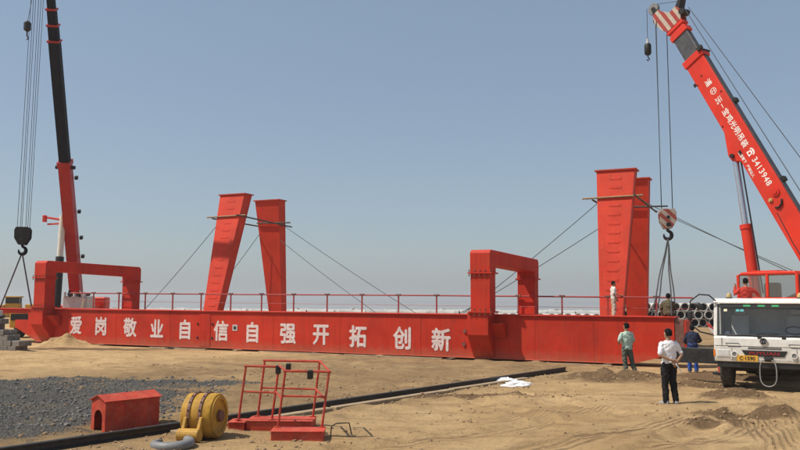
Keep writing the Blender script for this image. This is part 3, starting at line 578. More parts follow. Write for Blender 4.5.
for x0, x1, y0, y1, z1 in ((-.83, -.53, -.28, .2, .15), (-.515, .70, -.2, .42, .17)):
    MB(M).box(x0, x1, y0, y1, -.02, z1).build('step_box', KENRED, T, .008); MB(M).box(x0 - .012, x1 + .012, y0 - .012, y1 + .012, z1 + .002, z1 + .014).build('tread_plate', KENRED, T)
for y_, xa, xb, zt, zm in ((-.10, -.68, -.06, 1.17, .70), (.36, -.42, .64, 1.24, .72)):
    for xx in (xa, xb): MB(M).cyl((xx, y_, .14), (xx + .12, y_, zt), .021, 8).build('post', DKRED, T); MB(M).box(xx - .05, xx + .05, y_ - .05, y_ + .05, .186, .2).build('foot_plate', DKRED, T)
    MB(M).cyl((xa + .09, y_, zt), (xb + .16, y_, zt - .01), .022, 8).build('top_rail', DKRED, T); MB(M).cyl((xa + .065, y_, zm), (xb + .065, y_, zm - .015), .018, 8).build('mid_rail', DKRED, T)
for x_, y_ in ((.05, -.10), (.16, .36)): MB(M).box(x_ - .045, x_ + .045, y_ - .06, y_ + .04, 1.03, 1.19).build('clamp_block', BLACK, T, .015)
platform(-2.2, 14.0, R(1), .90, .5, '', (.62,), T)
for a_, b_ in (((-2.03, 14.45, 1.14), (-2.24, 15.1, 1.17)), ((-1.25, 14.47, 1.13), (-1.53, 15.53, 1.23)), ((-2.09, 14.45, .64), (-2.29, 15.1, .69)), ((-1.31, 14.47, .63), (-1.6, 15.53, .70))): MB().cyl(a_, b_, .019, 8).build('side_rail', DKRED, T)

# ------------------------------------------------------------------ litter, rods
def bag(x, y, s, label):
    b = MB(); rs_ = random.Random(int(x * 100)); z = gz(x, y); rg = []
    for i, (r, h) in enumerate(((1, 0), (.95, .25), (.7, .5), (.35, .62), (.06, .66))):
        rg.append([(x + s * r * (1 + rs_.uniform(-.35, .35)) * math.cos(k * .628) * 1.4, y + s * r * (1 + rs_.uniform(-.3, .3)) * math.sin(k * .628), z - .01 + s * h * (.6 + rs_.uniform(-.25, .35))) for k in range(10)])
    top(b.rings(rg).build('plastic_bag', PVC), label, 'plastic bag', 'plastic bags beside the rail')
bag(3.2, 24.05, .28, 'crumpled white plastic bag up against the black rail'); bag(3.25, 22.7, .3, 'flattened white plastic bag on the dirt beside the rail'); bag(3.6, 23.1, .14, 'small white plastic scrap next to the flattened bag')
o = thing('bent_rod', 'bent steel rod sticking out of the dirt beyond the red platforms', 'rod', (-1.1, 14.8, 0))
MB().tube([(-1.22, 14.5, gz(-1.22, 14.5) - .05), (-1.2, 14.5, .16), (-1.12, 14.55, .2), (-.9, 14.7, .19), (-.84, 14.72, gz(-.84, 14.72) - .05)], .012, 6).build('rod', RAILBLK, o)

# ------------------------------------------------------------------ stack of grey blocks
bs = thing('block_stack', 'stack of weathered grey concrete blocks before the girder end', 'block stack', (-18.6, 37.2, 0), R(-24))
bm_ = MB().box(-.245, .245, -.17, .17, -.12, .12).mesh('block', bevel=.012); bm_.materials.append(BLOCK)
rsb = random.Random(4)
for lay in range(6):
    ncol = [7, 7, 6, 5, 4, 4][lay]
    for c_ in range(ncol):
        for d_ in range(2):
            o = bpy.data.objects.new('block', bm_); COL.objects.link(o); o.parent = bs
            o.location = (-1.6 + c_ * .5 + (.25 if lay % 2 else 0) - .2 + rsb.uniform(-.02, .02), d_ * .35 + rsb.uniform(-.02, .02), .11 + lay * .242); o.rotation_euler = (0, 0, rsb.uniform(-.06, .06))
o = thing('ribbed_crate', 'pale ribbed crate on top of the grey block stack', 'crate', (-18.9, 37.5, 1.56), R(-24))
Mx = Matrix.Translation((-18.9, 37.5, 1.568)) @ Matrix.Rotation(R(-24), 4, 'Z')
MB(Mx).box(-.35, .35, -.2, .2, 0, .26).build('crate_body', LGREY, o, .01)
for k in range(6): MB(Mx).box(-.33 + k * .12, -.27 + k * .12, -.225, -.202, .02, .24).build('rib', LGREY, o)

# ------------------------------------------------------------------ concrete pipes in the background
def pipe_mesh(Lp, r):
    b = MB(); n = 18; prof_ = [(0, r * 1.12), (.35, r * 1.12), (.45, r), (Lp, r), (Lp, r * .86), (.02, r * .88), (0, r * .96)]
    rg = [[(x, q * math.cos(2 * math.pi * k / n), q * math.sin(2 * math.pi * k / n)) for k in range(n)] for x, q in prof_]
    b.rings(rg + [rg[0]], cap=False); me = b.mesh('concrete_pipe', smooth=True); me.materials.append(CONC); me.materials.append(PIPESHADE)
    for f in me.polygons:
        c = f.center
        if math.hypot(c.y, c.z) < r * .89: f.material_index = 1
    return me
PM = {}
def pipe(x, y, z, rz, Lp, r, label, g):
    key = (Lp, r); me = PM.setdefault(key, None) or PM.__setitem__(key, pipe_mesh(Lp, r)) or PM[key]
    o = bpy.data.objects.new('concrete_pipe', me); COL.objects.link(o); o.location = (x, y, z); o.rotation_euler = (random.uniform(0, 6), 0, rz); top(o, label, 'pipe', g)
rp = random.Random(9)
lab = 'concrete pipe in the three-tier stack behind the white truck'
for lay in range(3):
    for k in range(24 - lay):
        pipe(20.8 + k * .88 + lay * .44 + rp.uniform(-.03, .03), 76 + rp.uniform(-.25, .25), .40 + lay * .735, R(90), 4.0, .37, lab, 'pipes stacked behind the truck')
lab = 'concrete pipe lying end-on in the single row seen beyond the girder'
for k in range(17): pipe(7.5 + k * 1.0 + rp.uniform(-.1, .1), 88 + rp.uniform(-.5, .5), .52, R(90 + rp.uniform(-5, 5)), 4.0, .46, lab, 'pipes end-on beyond the girder')
lab = 'pale concrete pipe lying sideways in the far pipe yard'
for k in range(26):
    x = -52 + k * 3.45 + rp.uniform(-.3, .3)
    pipe(x + 1.7, 98 + rp.uniform(-1, 1), .66, R(rp.uniform(-5, 5)), 3.2, .6, lab, 'pipes lying in the far yard')
    if rp.random() < .93: pipe(x, 93 + rp.uniform(-1, 1), .66 + rp.uniform(-.02, .02), R(rp.uniform(-7, 7)), 3.2, .6, lab, 'pipes lying in the far yard')
    if rp.random() < .75: pipe(x * 1.1 + 2, 104 + rp.uniform(-2, 2), .66, R(90 + rp.uniform(-12, 12)), 3.2, .6, 'pale concrete pipe showing its round opening in the far yard', 'pipes open end forward in the far yard')

# ------------------------------------------------------------------ truck crane at the right
TA = R(30); TF_ = Vector((9.86, 21.86, 0)); TM = Matrix.Translation(TF_) @ Matrix.Rotation(-TA, 4, 'Z')      # x across the truck, y backwards
tc_ = thing('truck_crane', 'white-cabbed truck crane with raised red telescopic boom', 'truck crane', TF_, -TA)
def tb(n, m, *a, p=None, bev=.01): return MB(TM).box(*a).build(n, m, p or tc_, bev)
HW = 1.28
cabp = thing_part = MB(TM).prism([(.02, .76), (0, .84), (-.015, 1.17), (.06, 1.17), (.06, .76)], 'x', -HW + .02, HW - .02).build('bumper', CABW, tc_, .012, 2)
fp = MB(TM).prism([(-.012, 1.185), (.0, 1.40), (.05, 1.455), (.1, 1.455), (.1, 1.185)], 'x', -HW + .015, HW - .015).build('front_panel', CABW, tc_, .012, 2)
def rake(z): return .05 + (z - 1.455) * .24
for sx in (-1, 1):
    a, b2 = sx * HW, sx * (HW - .1)
    lo, hi = min(a, b2), max(a, b2)
    MB(TM).hexa([(lo, rake(1.455), 1.455), (hi, rake(1.455), 1.455), (hi, rake(1.455) + .12, 1.455), (lo, rake(1.455) + .12, 1.455)], [(lo, rake(2.34), 2.34), (hi, rake(2.34), 2.34), (hi, rake(2.34) + .12, 2.34), (lo, rake(2.34) + .12, 2.34)]).build('windscreen_pillar', CABW, tc_, .02, 2)
    dr = MB(TM).prism([(.065, .86), (.1, 1.45), (.19, 1.46), (1.15, 1.46), (1.2, .86)], 'x', *sorted((sx * HW, sx * (HW - .05)))).build('door', CABW, tc_, .012)
    MB(TM).prism([(.33, 1.47), (.46, 2.28), (1.14, 2.28), (1.14, 1.47)], 'x', *sorted((sx * (HW - .012), sx * (HW - .022)))).build('door_window', GLASS, dr)
    tb('door_handle', PLAST, *sorted((sx * (HW + .03), sx * HW)), .95, 1.1, 1.3, 1.34, p=dr)
    MB(TM).prism([(1.15, .8), (1.2, 2.34), (1.85, 2.34), (1.85, .8)], 'x', *sorted((sx * HW, sx * (HW - .05)))).build('cab_side', CABW, tc_, .012)
tb('cab_back', CABW, -HW + .05, HW - .05, 1.80, 1.85, .8, 2.34); tb('cab_floor', PLAST, -HW + .06, HW - .06, .12, 1.79, .98, 1.03)
MB(TM).prism([(.22, 2.345), (.235, 2.40), (.34, 2.49), (1.75, 2.50), (1.87, 2.44), (1.87, 2.345)], 'x', -HW, HW).build('cab_roof', CABW, tc_, .03, 2)
ws = MB(TM).hexa([(-HW + .1, rake(1.46) + .03, 1.46), (HW - .1, rake(1.46) + .03, 1.46), (HW - .1, rake(1.46) + .045, 1.46), (-HW + .1, rake(1.46) + .045, 1.46)], [(-HW + .1, rake(2.33) + .03, 2.33), (HW - .1, rake(2.33) + .03, 2.33), (HW - .1, rake(2.33) + .045, 2.33), (-HW + .1, rake(2.33) + .045, 2.33)]).build('windscreen', GLASS, tc_)
def onglass(n, m, x0, x1, z0, z1, t0=.0, t1=.027):
    return MB(TM).hexa([(x0, rake(z0) + t0, z0), (x1, rake(z0) + t0, z0), (x1, rake(z0) + t1, z0), (x0, rake(z0) + t1, z0)], [(x0, rake(z1) + t0, z1), (x1, rake(z1) + t0, z1), (x1, rake(z1) + t1, z1), (x0, rake(z1) + t1, z1)]).build(n, m, ws)
onglass('rubber_seal', PLAST, -HW + .1, HW - .1, 1.46, 1.50); onglass('rubber_seal', PLAST, -HW + .1, -HW + .135, 1.50, 2.24); onglass('rubber_seal', PLAST, HW - .135, HW - .1, 1.50, 2.24)
onglass('sun_visor', PLAST, -HW + .1, HW - .1, 2.24, 2.335, -.01)
for x in (-.42, -.05, .3): onglass('green_marker', GREEN, x - .09, x + .09, 2.265, 2.315, -.016, -.0105)
onglass('sticker', CREAM, -1.02, -.93, 2.13, 2.2, .02, .026); onglass('sticker', CYAN, -.70, -.61, 2.13, 2.19, .02, .026); onglass('sticker', CYAN, -.59, -.50, 2.13, 2.19, .02, .026)
for x0, x1 in ((-.95, -.1), (-.25, .5), (.35, 1.1)):
    MB(TM).tube([(x0, rake(1.47) - .02, 1.47), ((x0 + x1) / 2, rake(1.5) - .03, 1.50), (x1, rake(1.48) - .025, 1.485)], .012, 6).build('wiper', PLAST, ws)
    tb('wiper_pivot', PLAST, x1 - .05, x1 + .05, -.01, .05, 1.40, 1.455, p=ws, bev=.008)
# cab inside
def seat(x):
    s_ = MB(TM).box(x - .25, x + .25, .75, 1.2, 1.25, 1.42).build('seat', SEATM, tc_, .05, 2)
    MB(TM).prism([(1.12, 1.4), (1.28, 2.02), (1.38, 2.02), (1.24, 1.4)], 'x', x - .24, x + .24).build('seat_back', SEATM, s_, .05, 2); MB(TM).box(x - .15, x + .15, 1.26, 1.37, 2.04, 2.2).build('headrest', SEATM, s_, .04, 2)
seat(-.72); seat(.72); tb('dashboard', PLAST, -HW + .1, HW - .1, .14, .46, 1.2, 1.46, bev=.04); tb('console', PLAST, -.3, .3, .7, 1.6, 1.05, 1.5, bev=.05)
MB(TM @ Matrix.Translation((.72, .62, 1.62)) @ Matrix.Rotation(R(-30), 4, 'X')).ring((0, 0, 0), 'z', .23, .2, .03, 28).build('steering_wheel', PLAST, tc_)
o = MB(TM).hexa([(-1.05, .25, 1.47), (-.85, .2, 1.47), (-.85, .35, 1.47), (-1.05, .4, 1.47)], [(-.97, .3, 1.58), (-.9, .28, 1.56), (-.9, .33, 1.56), (-.97, .35, 1.58)]).build('dashboard_tissue', PVC, tc_)
# front details
gl_ = MB(TM).prism([(-.56, 1.085), (.58, 1.085), (.50, .925), (-.46, .925)], 'y', -.024, .0).build('grille_slot', PLAST, fp, .006)
text('maker_letters', 'PUYUAN', .12, TM @ Matrix.Translation((.01, -.026, 1.005)) @ Matrix.Rotation(R(90), 4, 'X'), mat('dull_red_letters', (.30, .018, .022), .4, .15, 5), fp, .003, 1.6)
em = MB(TM).ring((0, -.03, 1.33), 'y', .1, .083, .02, 28).build('badge', STEEL, fp)
me_ = MB(TM).cyl((0, -.028, 1.33), (0, -.018, 1.33), .084, 28).build('badge_field', PLAST, em)
MB(TM).tube([(-.06, -.032, 1.30), (-.035, -.032, 1.37), (0, -.032, 1.31), (.035, -.032, 1.37), (.06, -.032, 1.30)], .011, 6).build('badge_mark', STEEL, em)
npl = tb('number_plate', PLATE, -.68, -.15, -.026, -.008, .785, .945, p=cabp, bev=.004)
text('plate_number', 'C·1590', .135, TM @ Matrix.Translation((-.42, -.0275, .865)) @ Matrix.Rotation(R(90), 4, 'X'), PLAST, npl, .002, 1.0)
for sx in (-1, 1):
    h = tb('headlight', LENS, *sorted((sx * 1.2, sx * .86)), -.024, .0, .885, 1.085, p=cabp, bev=.02); tb('headlight_rim', CABW, *sorted((sx * 1.215, sx * .845)), -.012, .002, .87, 1.10, p=cabp, bev=.006)
    MB(TM).cyl((sx * 1.1, -.028, .985), (sx * 1.1, -.02, .985), .075, 16).build('reflector', LENS, h); MB(TM).cyl((sx * .95, -.028, .985), (sx * .95, -.02, .985), .065, 16).build('reflector', LENS, h)
    tb('indicator', ORANGE, *sorted((sx * 1.285, sx * 1.222)), -.014, .12, .885, 1.085, p=cabp, bev=.015)
    f = MB(TM).ring((sx * .74, -.02, .97), 'y', .085, .06, .03, 20).build('fog_light_rim', CABW, cabp); MB(TM).cyl((sx * .74, -.02, .97), (sx * .74, .0, .97), .06, 16).build('fog_lens', GREY, f)
    bc = MB(TM).cyl((sx * .9, .5, 2.49), (sx * .9, .5, 2.52), .09, 14).build('beacon_base', PLAST, tc_); MB(TM).tube([(sx * .9, .5, 2.52), (sx * .9, .5, 2.6), (sx * .9, .5, 2.65)], [.075, .07, .03], 14).build('beacon_lens', AMBER, bc, smooth=True)
tb('tow_bracket', BLACK, .0, .22, -.1, .03, .80, .92, p=cabp, bev=.02); MB(TM).cyl((.05, -.12, .86), (.17, -.12, .86), .04, 10).build('tow_pin', BLACK, cabp)
lp_ = [(.1 + .23 * math.sin(a) + .02 * math.sin(3 * a), -.1 - .05 * math.sin(a), .5 + .36 * math.cos(a)) for a in np.linspace(.25, 2 * math.pi - .2, 30)]
MB(TM).tube(lp_, .017, 6).build('hanging_cable', mat('grey_cable', (.22, .22, .21), .6, .2, 5), tc_, smooth=True)
for sx in (-1, 1):
    MB(TM).tube([(sx * .95, -.01, 1.25), (sx * .95, -.05, 1.26), (sx * .62, -.05, 1.26), (sx * .62, -.01, 1.25)], .012, 6).build('grab_bar', PLAST, fp)
    MB(TM).box(*sorted((sx * 1.06, sx * 1.065)), -.02, -.005, 1.19, 1.41).build('panel_joint', PLAST, fp); MB(TM).box(*sorted((sx * .80, sx * .805)), -.02, -.002, .79, 1.15).build('panel_joint', PLAST, cabp)
for k in range(5): MB(TM).box(-.40 + k * .002, .44, -.018, -.004, 1.115 + k * .012, 1.119 + k * .012).build('vent_slat', PLAST, cabp)
tb('lower_valance', PLAST, -HW + .08, HW - .08, .05, .12, .60, .765, p=cabp)
# mirrors on the left
MB(TM).tube([(-HW + .06, .2, 2.42), (-HW - .1, .12, 2.58), (-HW - .35, .05, 2.60), (-HW - .58, .0, 2.42), (-HW - .60, 0, 2.2), (-HW - .58, 0, 1.75), (-HW - .35, .05, 1.55), (-HW + .02, .14, 1.46)], .02, 8).build('mirror_arm', PLAST, tc_, smooth=True)
tb('mirror', PLAST, -HW - .67, -HW - .53, -.06, .03, 1.86, 2.14, bev=.04); MB(TM @ Matrix.Translation((-HW - .34, -.02, 2.27)) @ Matrix.Rotation(R(35), 4, 'Y')).ball((0, 0, 0), .14, .05, .085, 16, 8).build('round_mirror', PLAST, tc_, smooth=True)
MB(TM).tube([(HW - .06, .2, 2.42), (HW + .3, .1, 2.5), (HW + .4, 0, 2.2), (HW + .36, 0, 1.7), (HW, .14, 1.5)], .02, 8).build('mirror_arm', PLAST, tc_, smooth=True); tb('mirror', PLAST, HW + .3, HW + .48, -.06, .03, 1.8, 2.2, bev=.04)
# wheels, chassis
def wheel(x, y, r=.52, wd=.3):
    t_ = MB(TM).tube([(x - wd / 2, y, r), (x - wd / 2 + .05, y, r), (x + wd / 2 - .05, y, r), (x + wd / 2, y, r)], [r * .88, r, r, r * .88], 32).build('wheel', RUBBER, tc_, smooth=True)
    b = MB(TM)
    for k in range(36):
        a = 2 * math.pi * k / 36; c_, s_ = math.cos(a), math.sin(a)
        for q in (-1, 1): b.hexa([(x + q * .02, y + c_ * (r - .005) - s_ * .018, r + s_ * (r - .005) + c_ * .018), (x + q * .13, y + c_ * (r - .005) - s_ * .018, r + s_ * (r - .005) + c_ * .018), (x + q * .13, y + c_ * (r - .005) + s_ * .018, r + s_ * (r - .005) - c_ * .018), (x + q * .02, y + c_ * (r - .005) + s_ * .018, r + s_ * (r - .005) - c_ * .018)],
                                 [(x + q * .02, y + c_ * (r + .012) - s_ * .016, r + s_ * (r + .012) + c_ * .016), (x + q * .13, y + c_ * (r + .012) - s_ * .016, r + s_ * (r + .012) + c_ * .016), (x + q * .13, y + c_ * (r + .012) + s_ * .016, r + s_ * (r + .012) - c_ * .016), (x + q * .02, y + c_ * (r + .012) + s_ * .016, r + s_ * (r + .012) - c_ * .016)])
    b.build('tread_blocks', RUBBER, t_, kind='stuff')
    MB(TM).ring((x + math.copysign(wd / 2, x), y, r), 'x', r * .6, r * .3, .06, 24).build('rim', GREY, t_); MB(TM).cyl((x + math.copysign(wd / 2 - .06, x), y, r), (x + math.copysign(wd / 2 + .05, x), y, r), r * .24, 16).build('hub', GREY, t_)
for y in (.72, 5.9, 7.3):
    wheel(-1.02, y); wheel(1.02, y)
    if y > 1: wheel(-.68, y); wheel(.68, y)
    tb('axle', BLACK, -.95, .95, y - .07, y + .07, .46, .6, bev=.02)
MB(TM).prism([(.1, .8), (.12, .98), (.3, 1.15), (1.2, 1.15), (1.36, .98), (1.38, .72), (1.33, .72), (1.3, .95), (1.16, 1.1), (.34, 1.1), (.17, .95), (.15, .8)], 'x', -HW + .01, -.8).build('wheel_arch', PLAST, tc_); MB(TM).prism([(.1, .8), (.12, .98), (.3, 1.15), (1.2, 1.15), (1.36, .98), (1.38, .72), (1.33, .72), (1.3, .95), (1.16, 1.1), (.34, 1.1), (.17, .95), (.15, .8)], 'x', .8, HW - .01).build('wheel_arch', PLAST, tc_)
tb('chassis_frame', BLACK, -.45, .45, .3, 10.2, .62, .95, bev=.02); tb('engine_sump', BLACK, -.35, .35, .7, 1.7, .35, .7, bev=.06)
tb('deck', CABW, -1.22, 1.22, 2.05, 10.2, 1.1, 1.44, bev=.02)
tb('engine_hood', CABW, -.5, .9, 2.05, 2.9, 1.44, 1.95, bev=.05)
tb('side_box', BLACK, -1.24, -.5, 2.6, 4.6, .55, 1.09, bev=.03); tb('side_box', BLACK, .5, 1.24, 2.6, 4.6, .55, 1.09, bev=.03)
ob = tb('outrigger_beam', mat('charcoal_steel', (.017, .018, .02), .6, .3, 3, dust=.1, spec=.3), -2.58, -1.18, 1.62, 2.04, .56, 1.0, bev=.012); tb('outrigger_end', BLACK, -2.6, -2.56, 1.6, 2.06, .54, 1.02, p=ob)
RWS = striped('red_white_stripes', (.62, .05, .04), (.75, .72, .68), 4.2, (.5, -.2, .9))
for sx, ex in ((-1, -1.75), (1, 2.2)):
    ob = tb('outrigger_beam', RWS, *sorted((ex, sx * .4)), 4.75, 5.05, .62, .92, bev=.01)
    MB(TM).cyl((ex + sx * .1, 4.9, .02), (ex + sx * .1, 4.9, 1.15), .07, 14).build('jack', DKRED, ob, smooth=True); MB(TM).cyl((ex + sx * .1, 4.9, -.02), (ex + sx * .1, 4.9, .05), .24, 18).build('jack_foot', BLACK, ob)
MB(TM).hexa([(-1.72, 4.3, .9), (-1.6, 4.3, .9), (-1.6, 4.4, .9), (-1.72, 4.4, .9)], [(-2.16, 4.3, 1.7), (-2.05, 4.3, 1.7), (-2.05, 4.4, 1.7), (-2.16, 4.4, 1.7)]).build('outrigger_strut', RWS, tc_)
# superstructure: slewed, boom heading away to the left
P0 = Vector((14.38, 26.5, 2.87)); T0 = Vector((11.16, 31.5, 13.59)); hd_ = Vector((T0.x - P0.x, T0.y - P0.y, 0)).normalized()
SC0 = P0 + hd_ * 1.6; SC0.z = 0; SM = frame(SC0, hd_, (0, 0, 1))      # x boom heading, y to its left (towards the viewer)
MB(SM).cyl((0, 0, 1.442), (0, 0, 1.75), .8, 32).build('slew_ring', BLACK, tc_)
MB(SM).box(-2.6, 1.2, -.95, .95, 1.755, 2.1).build('turntable', CRANERED, tc_, .03)
for sy in (-1, 1): MB(SM).prism([(-2.3, 2.1), (-1.9, 3.05), (-1.35, 3.05), (.9, 2.1)], 'y', sy * .50, sy * .44).build('boom_cheek', CRANERED, tc_, .01)
MB(SM).box(-3.2, -2.6, -1.2, 1.2, 1.7, 2.7).build('counterweight', CRANERED, tc_, .06)
MB(SM).cyl((-2.2, -.42, 3.2), (-2.2, .42, 3.2), .28, 20).build('winch_drum', BLACK, tc_)
# operator cab
oy0, oy1, ox0, ox1 = .62, 1.5, -1.25, 1.05
oc = MB(SM).box(ox0, ox1, oy0, oy1, 1.8, 2.55).build('operator_cab', CRANERED, tc_, .04, 2)
MB(SM).prism([(ox0 + .05, 3.30), (ox0 + .15, 3.42), (ox1 - .25, 3.42), (ox1 - .05, 3.30)], 'y', oy0, oy1).build('cab_roof', CRANERED, oc, .04, 2)
MB(SM).box(-.4, .5, oy0 + .2, oy1 - .2, 3.42, 3.46).build('roof_hatch', CRANERED, oc, .012)
for x0, x1, y in ((ox0 + .02, ox0 + .12, oy1), (-.18, -.08, oy1), (ox1 - .14, ox1 - .04, oy1), (ox0 + .02, ox0 + .12, oy0 + .08), (ox1 - .14, ox1 - .04, oy0 + .08)): MB(SM).box(x0, x1, y - .08, y, 2.55, 3.32).build('window_pillar', CRANERED, oc, .015)
MB(SM).box(-.08, ox1 - .14, oy1 - .045, oy1 - .035, 2.56, 3.3).build('window', GLASSD, oc); MB(SM).box(ox0 + .12, -.18, oy1 - .045, oy1 - .035, 2.56, 3.3).build('window', GLASSD, oc); MB(SM).box(ox0 + .03, ox0 + .04, oy0 + .1, oy1 - .1, 2.56, 3.3).build('window', GLASSD, oc)
MB(SM).box(-.3, .2, oy0 + .25, oy1 - .3, 2.5, 3.05).build('operator_seat', PLAST, oc, .08, 2)
# boom
BF = frame(P0, T0 - P0, (0, 0, 1)); BL = (T0 - P0).length
def bbox(n, m, x0, x1, hy, z0, z1, bev=.03, p=None): return MB(BF).box(x0, x1, -hy, hy, z0, z1).build(n, m, p or tc_, bev, 2)
boom = bbox('boom_base_section', CRANERED, -.35, 10.4, .19, -.50, .36)
bbox('boom_top_strip', GREYBOOM, -.3, 10.35, .13, .355, .385, .006, boom)
bbox('section_collar', CRANERED, 10.2, 10.5, .24, -.54, .42, .015, boom); bbox('boom_inner_section', GREYBOOM, 10.4, 11.8, .15, -.42, .30, .03, boom)
bbox('section_collar', CRANERED, 11.62, 11.85, .19, -.48, .36, .012, boom); bbox('section_collar', CRANERED, 12.0, 12.15, .19, -.48, .36, .012, boom); bbox('head_block', CRANERED, 11.8, 12.3, .15, -.40, .30, .02, boom)
STR = striped('boom_head_stripes', (.42, .045, .03), (.58, .50, .40), 3.6, (.86, -.3, .5))
for sy in (-1, 1): MB(BF).prism([(12.15, -.40), (12.15, .34), (12.55, .52), (12.8, .42), (12.78, .1), (13.0, -.12), (13.3, -.26), (13.3, -.60), (12.9, -.70), (12.4, -.58)], 'y', sy * .20, sy * .16).build('head_plate', STR, boom, .008)
MB(BF).cyl((13.02, -.15, -.48), (13.02, .15, -.48), .27, 20).build('head_sheave', GREYBOOM, boom, .015); MB(BF).cyl((13.62, -.07, -.50), (13.62, .07, -.50), .25, 20).build('jib_sheave', GREY, boom, .015); MB(BF).cyl((13.62, -.09, -.50), (13.62, .09, -.50), .08, 12).build('sheave_hub', BLACK, boom)
for sy in (-1, 1): MB(BF).prism([(13.1, -.62), (13.1, -.30), (13.62, -.40), (13.66, -.55)], 'y', sy * .10, sy * .13).build('jib_bracket', BLACK, boom)
MB(BF).prism([(12.5, .40), (12.9, .78), (13.0, .70), (12.75, .30)], 'y', -.17, .17).build('rope_guide', BLACK, boom, .01); MB(BF).cyl((12.4, -.2, .52), (12.4, .2, .52), .13, 16).build('top_sheave', BLACK, boom)
MB(BF).cyl((10.42, -.3, .4), (10.42, .3, .4), .06, 10).build('rope_roller', BLACK, boom); MB(BF).box(10.36, 10.52, .24, .32, .3, .55).build('roller_bracket', BLACK, boom, .01)
for x in (7.7, 4.05): MB(BF).box(x, x + .2, -.1, .1, .386, .52).build('rope_guide', BLACK, boom, .03)
MB(BF).prism([(5.6, -.48), (5.85, -.80), (6.12, -.84), (7.1, -.48)], 'y', -.15, .15).build('cylinder_bracket', CRANERED, boom, .02); MB(BF).cyl((6.0, -.24, -.68), (6.0, .24, -.68), .08, 14).build('pivot_pin', BLACK, boom)
for x, z, r_ in ((3.85, .04, .15), (3.7, -.26, .075)):
    k_ = MB(BF).tube([(x, .19, z), (x, .24, z), (x, .24, z), (x, .27, z)], [r_, r_, r_ * .55, r_ * .5], 18).build('boom_boss', CRANERED if r_ > .1 else AMBER, boom)
MB(BF).tube([(3.5, .21, .1), (3.35, .24, .02), (3.3, .24, -.12), (3.37, .21, -.25)], .035, 8).build('hose', BLACK, boom, smooth=True)
MB(BF).tube([(3.2, .195, -.3), (2.0, .20, -.36), (.5, .20, -.33)], .014, 6).build('hose', BLACK, boom)
for x, z in ((9.5, -.12), (8.4, .22), (7.2, -.42), (9.3, -.45)): MB(BF).ball((x, .19, z), .035, .03, .035, 8, 6).build('stud', BLACK, boom)
MB(BF).box(9.4, 9.55, .0, .05, -.68, -.5).build('rope_eye', BLACK, boom, .015); MB(BF).box(5.85, 5.97, .19, .26, -.38, -.28).build('stud', BLACK, boom, .02)
def btext(ch, x, z, size, bold=0.):
    M = BF @ Matrix.Translation((x, .1925, z)) @ Matrix((( -1, 0, 0, 0), (0, 0, 1, 0), (0, 1, 0, 0), (0, 0, 0, 1)))
    return text('boom_character', ch, size, M, WHITEC, boom, bold)
for ch, x in (('浦', 9.06), ('沅', 8.18), ('一', 7.88), ('宝', 7.58), ('鸡', 7.28), ('光', 6.98), ('明', 6.68), ('吊', 6.38), ('装', 6.08)): btext(ch, x, -.02, .29 if ch != '一' else .2, .004)
lg = MB(BF).ring((8.63, .196, -.02), 'y', .135, .112, .006, 28).build('emblem_ring', WHITEC, boom)
for a_, b_ in (((8.71, -.10), (8.63, -.06)), ((8.63, -.06), (8.55, -.10)), ((8.63, -.08), (8.63, .06)), ((8.72, .02), (8.54, .02))): MB(BF).tube([(a_[0], .196, a_[1]), (b_[0], .196, b_[1])], .014, 5).build('emblem_mark', WHITEC, lg)
# telephone sign: handset over a body with a dial
tp = MB(BF).prism([(5.76, -.14), (5.54, -.14), (5.57, .02), (5.61, .06), (5.69, .06), (5.73, .02)], 'y', .1915, .196).build('telephone_body', WHITEC, boom); MB(BF).cyl((5.65, .196, -.05), (5.65, .198, -.05), .05, 16).build('telephone_dial', CRANERED, tp)
MB(BF).prism([(5.80, .03), (5.78, .11), (5.70, .15), (5.60, .15), (5.52, .11), (5.50, .03), (5.545, .03), (5.57, .085), (5.73, .085), (5.755, .03)], 'y', .1915, .196).build('telephone_handset', WHITEC, tp)
for k, ch in enumerate('3413948'): btext(ch, 5.32 - k * .175, -.0, .32, .004)
for k, ch in enumerate('起重臂下'): btext(ch, 5.90 - k * .135, -.36, .135, .002)
for k, ch in enumerate('严禁站人'): btext(ch, 5.27 - k * .135, -.36, .135, .002)
# luffing cylinder
c1 = BF @ Vector((6.0, 0, -.68)); c0 = Vector((12.86, 28.86, 2.3)); cm = c0.lerp(c1, .52); 
cy_ = MB().cyl(c0, cm, .19, 20).build('luffing_cylinder', CRANERED, tc_, smooth=True); MB().cyl(cm, c1, .115, 18).build('cylinder_rod', STEEL, cy_, smooth=True); MB().cyl(c0.lerp(c1, .50), c0.lerp(c1, .53), .215, 20).build('cylinder_gland', CRANERED, cy_)
pd = Vector((hd_.y, -hd_.x, 0)) * -.0 + hd_ * -.23
MB().cyl(c0 + pd + Vector((0, 0, .4)), c1 + pd * .9, .03, 8).build('hydraulic_pipe', BLACK, cy_)
wd_ = SM @ Vector((-2.2, .15, 3.45))
MB().tube([wd_, BF @ Vector((12.4, .12, .66))], .014, 6).build('hoist_rope', ROPE, tc_); MB().tube([SM @ Vector((-3.0, -.1, 3.6)), BF @ Vector((12.5, -.1, .72))], .014, 6).build('hoist_rope', ROPE, tc_)
MB().tube([BF @ Vector((12.85, 0, .72)), BF @ Vector((13.7, 0, -.27))], .012, 6).build('hoist_rope', ROPE, tc_)

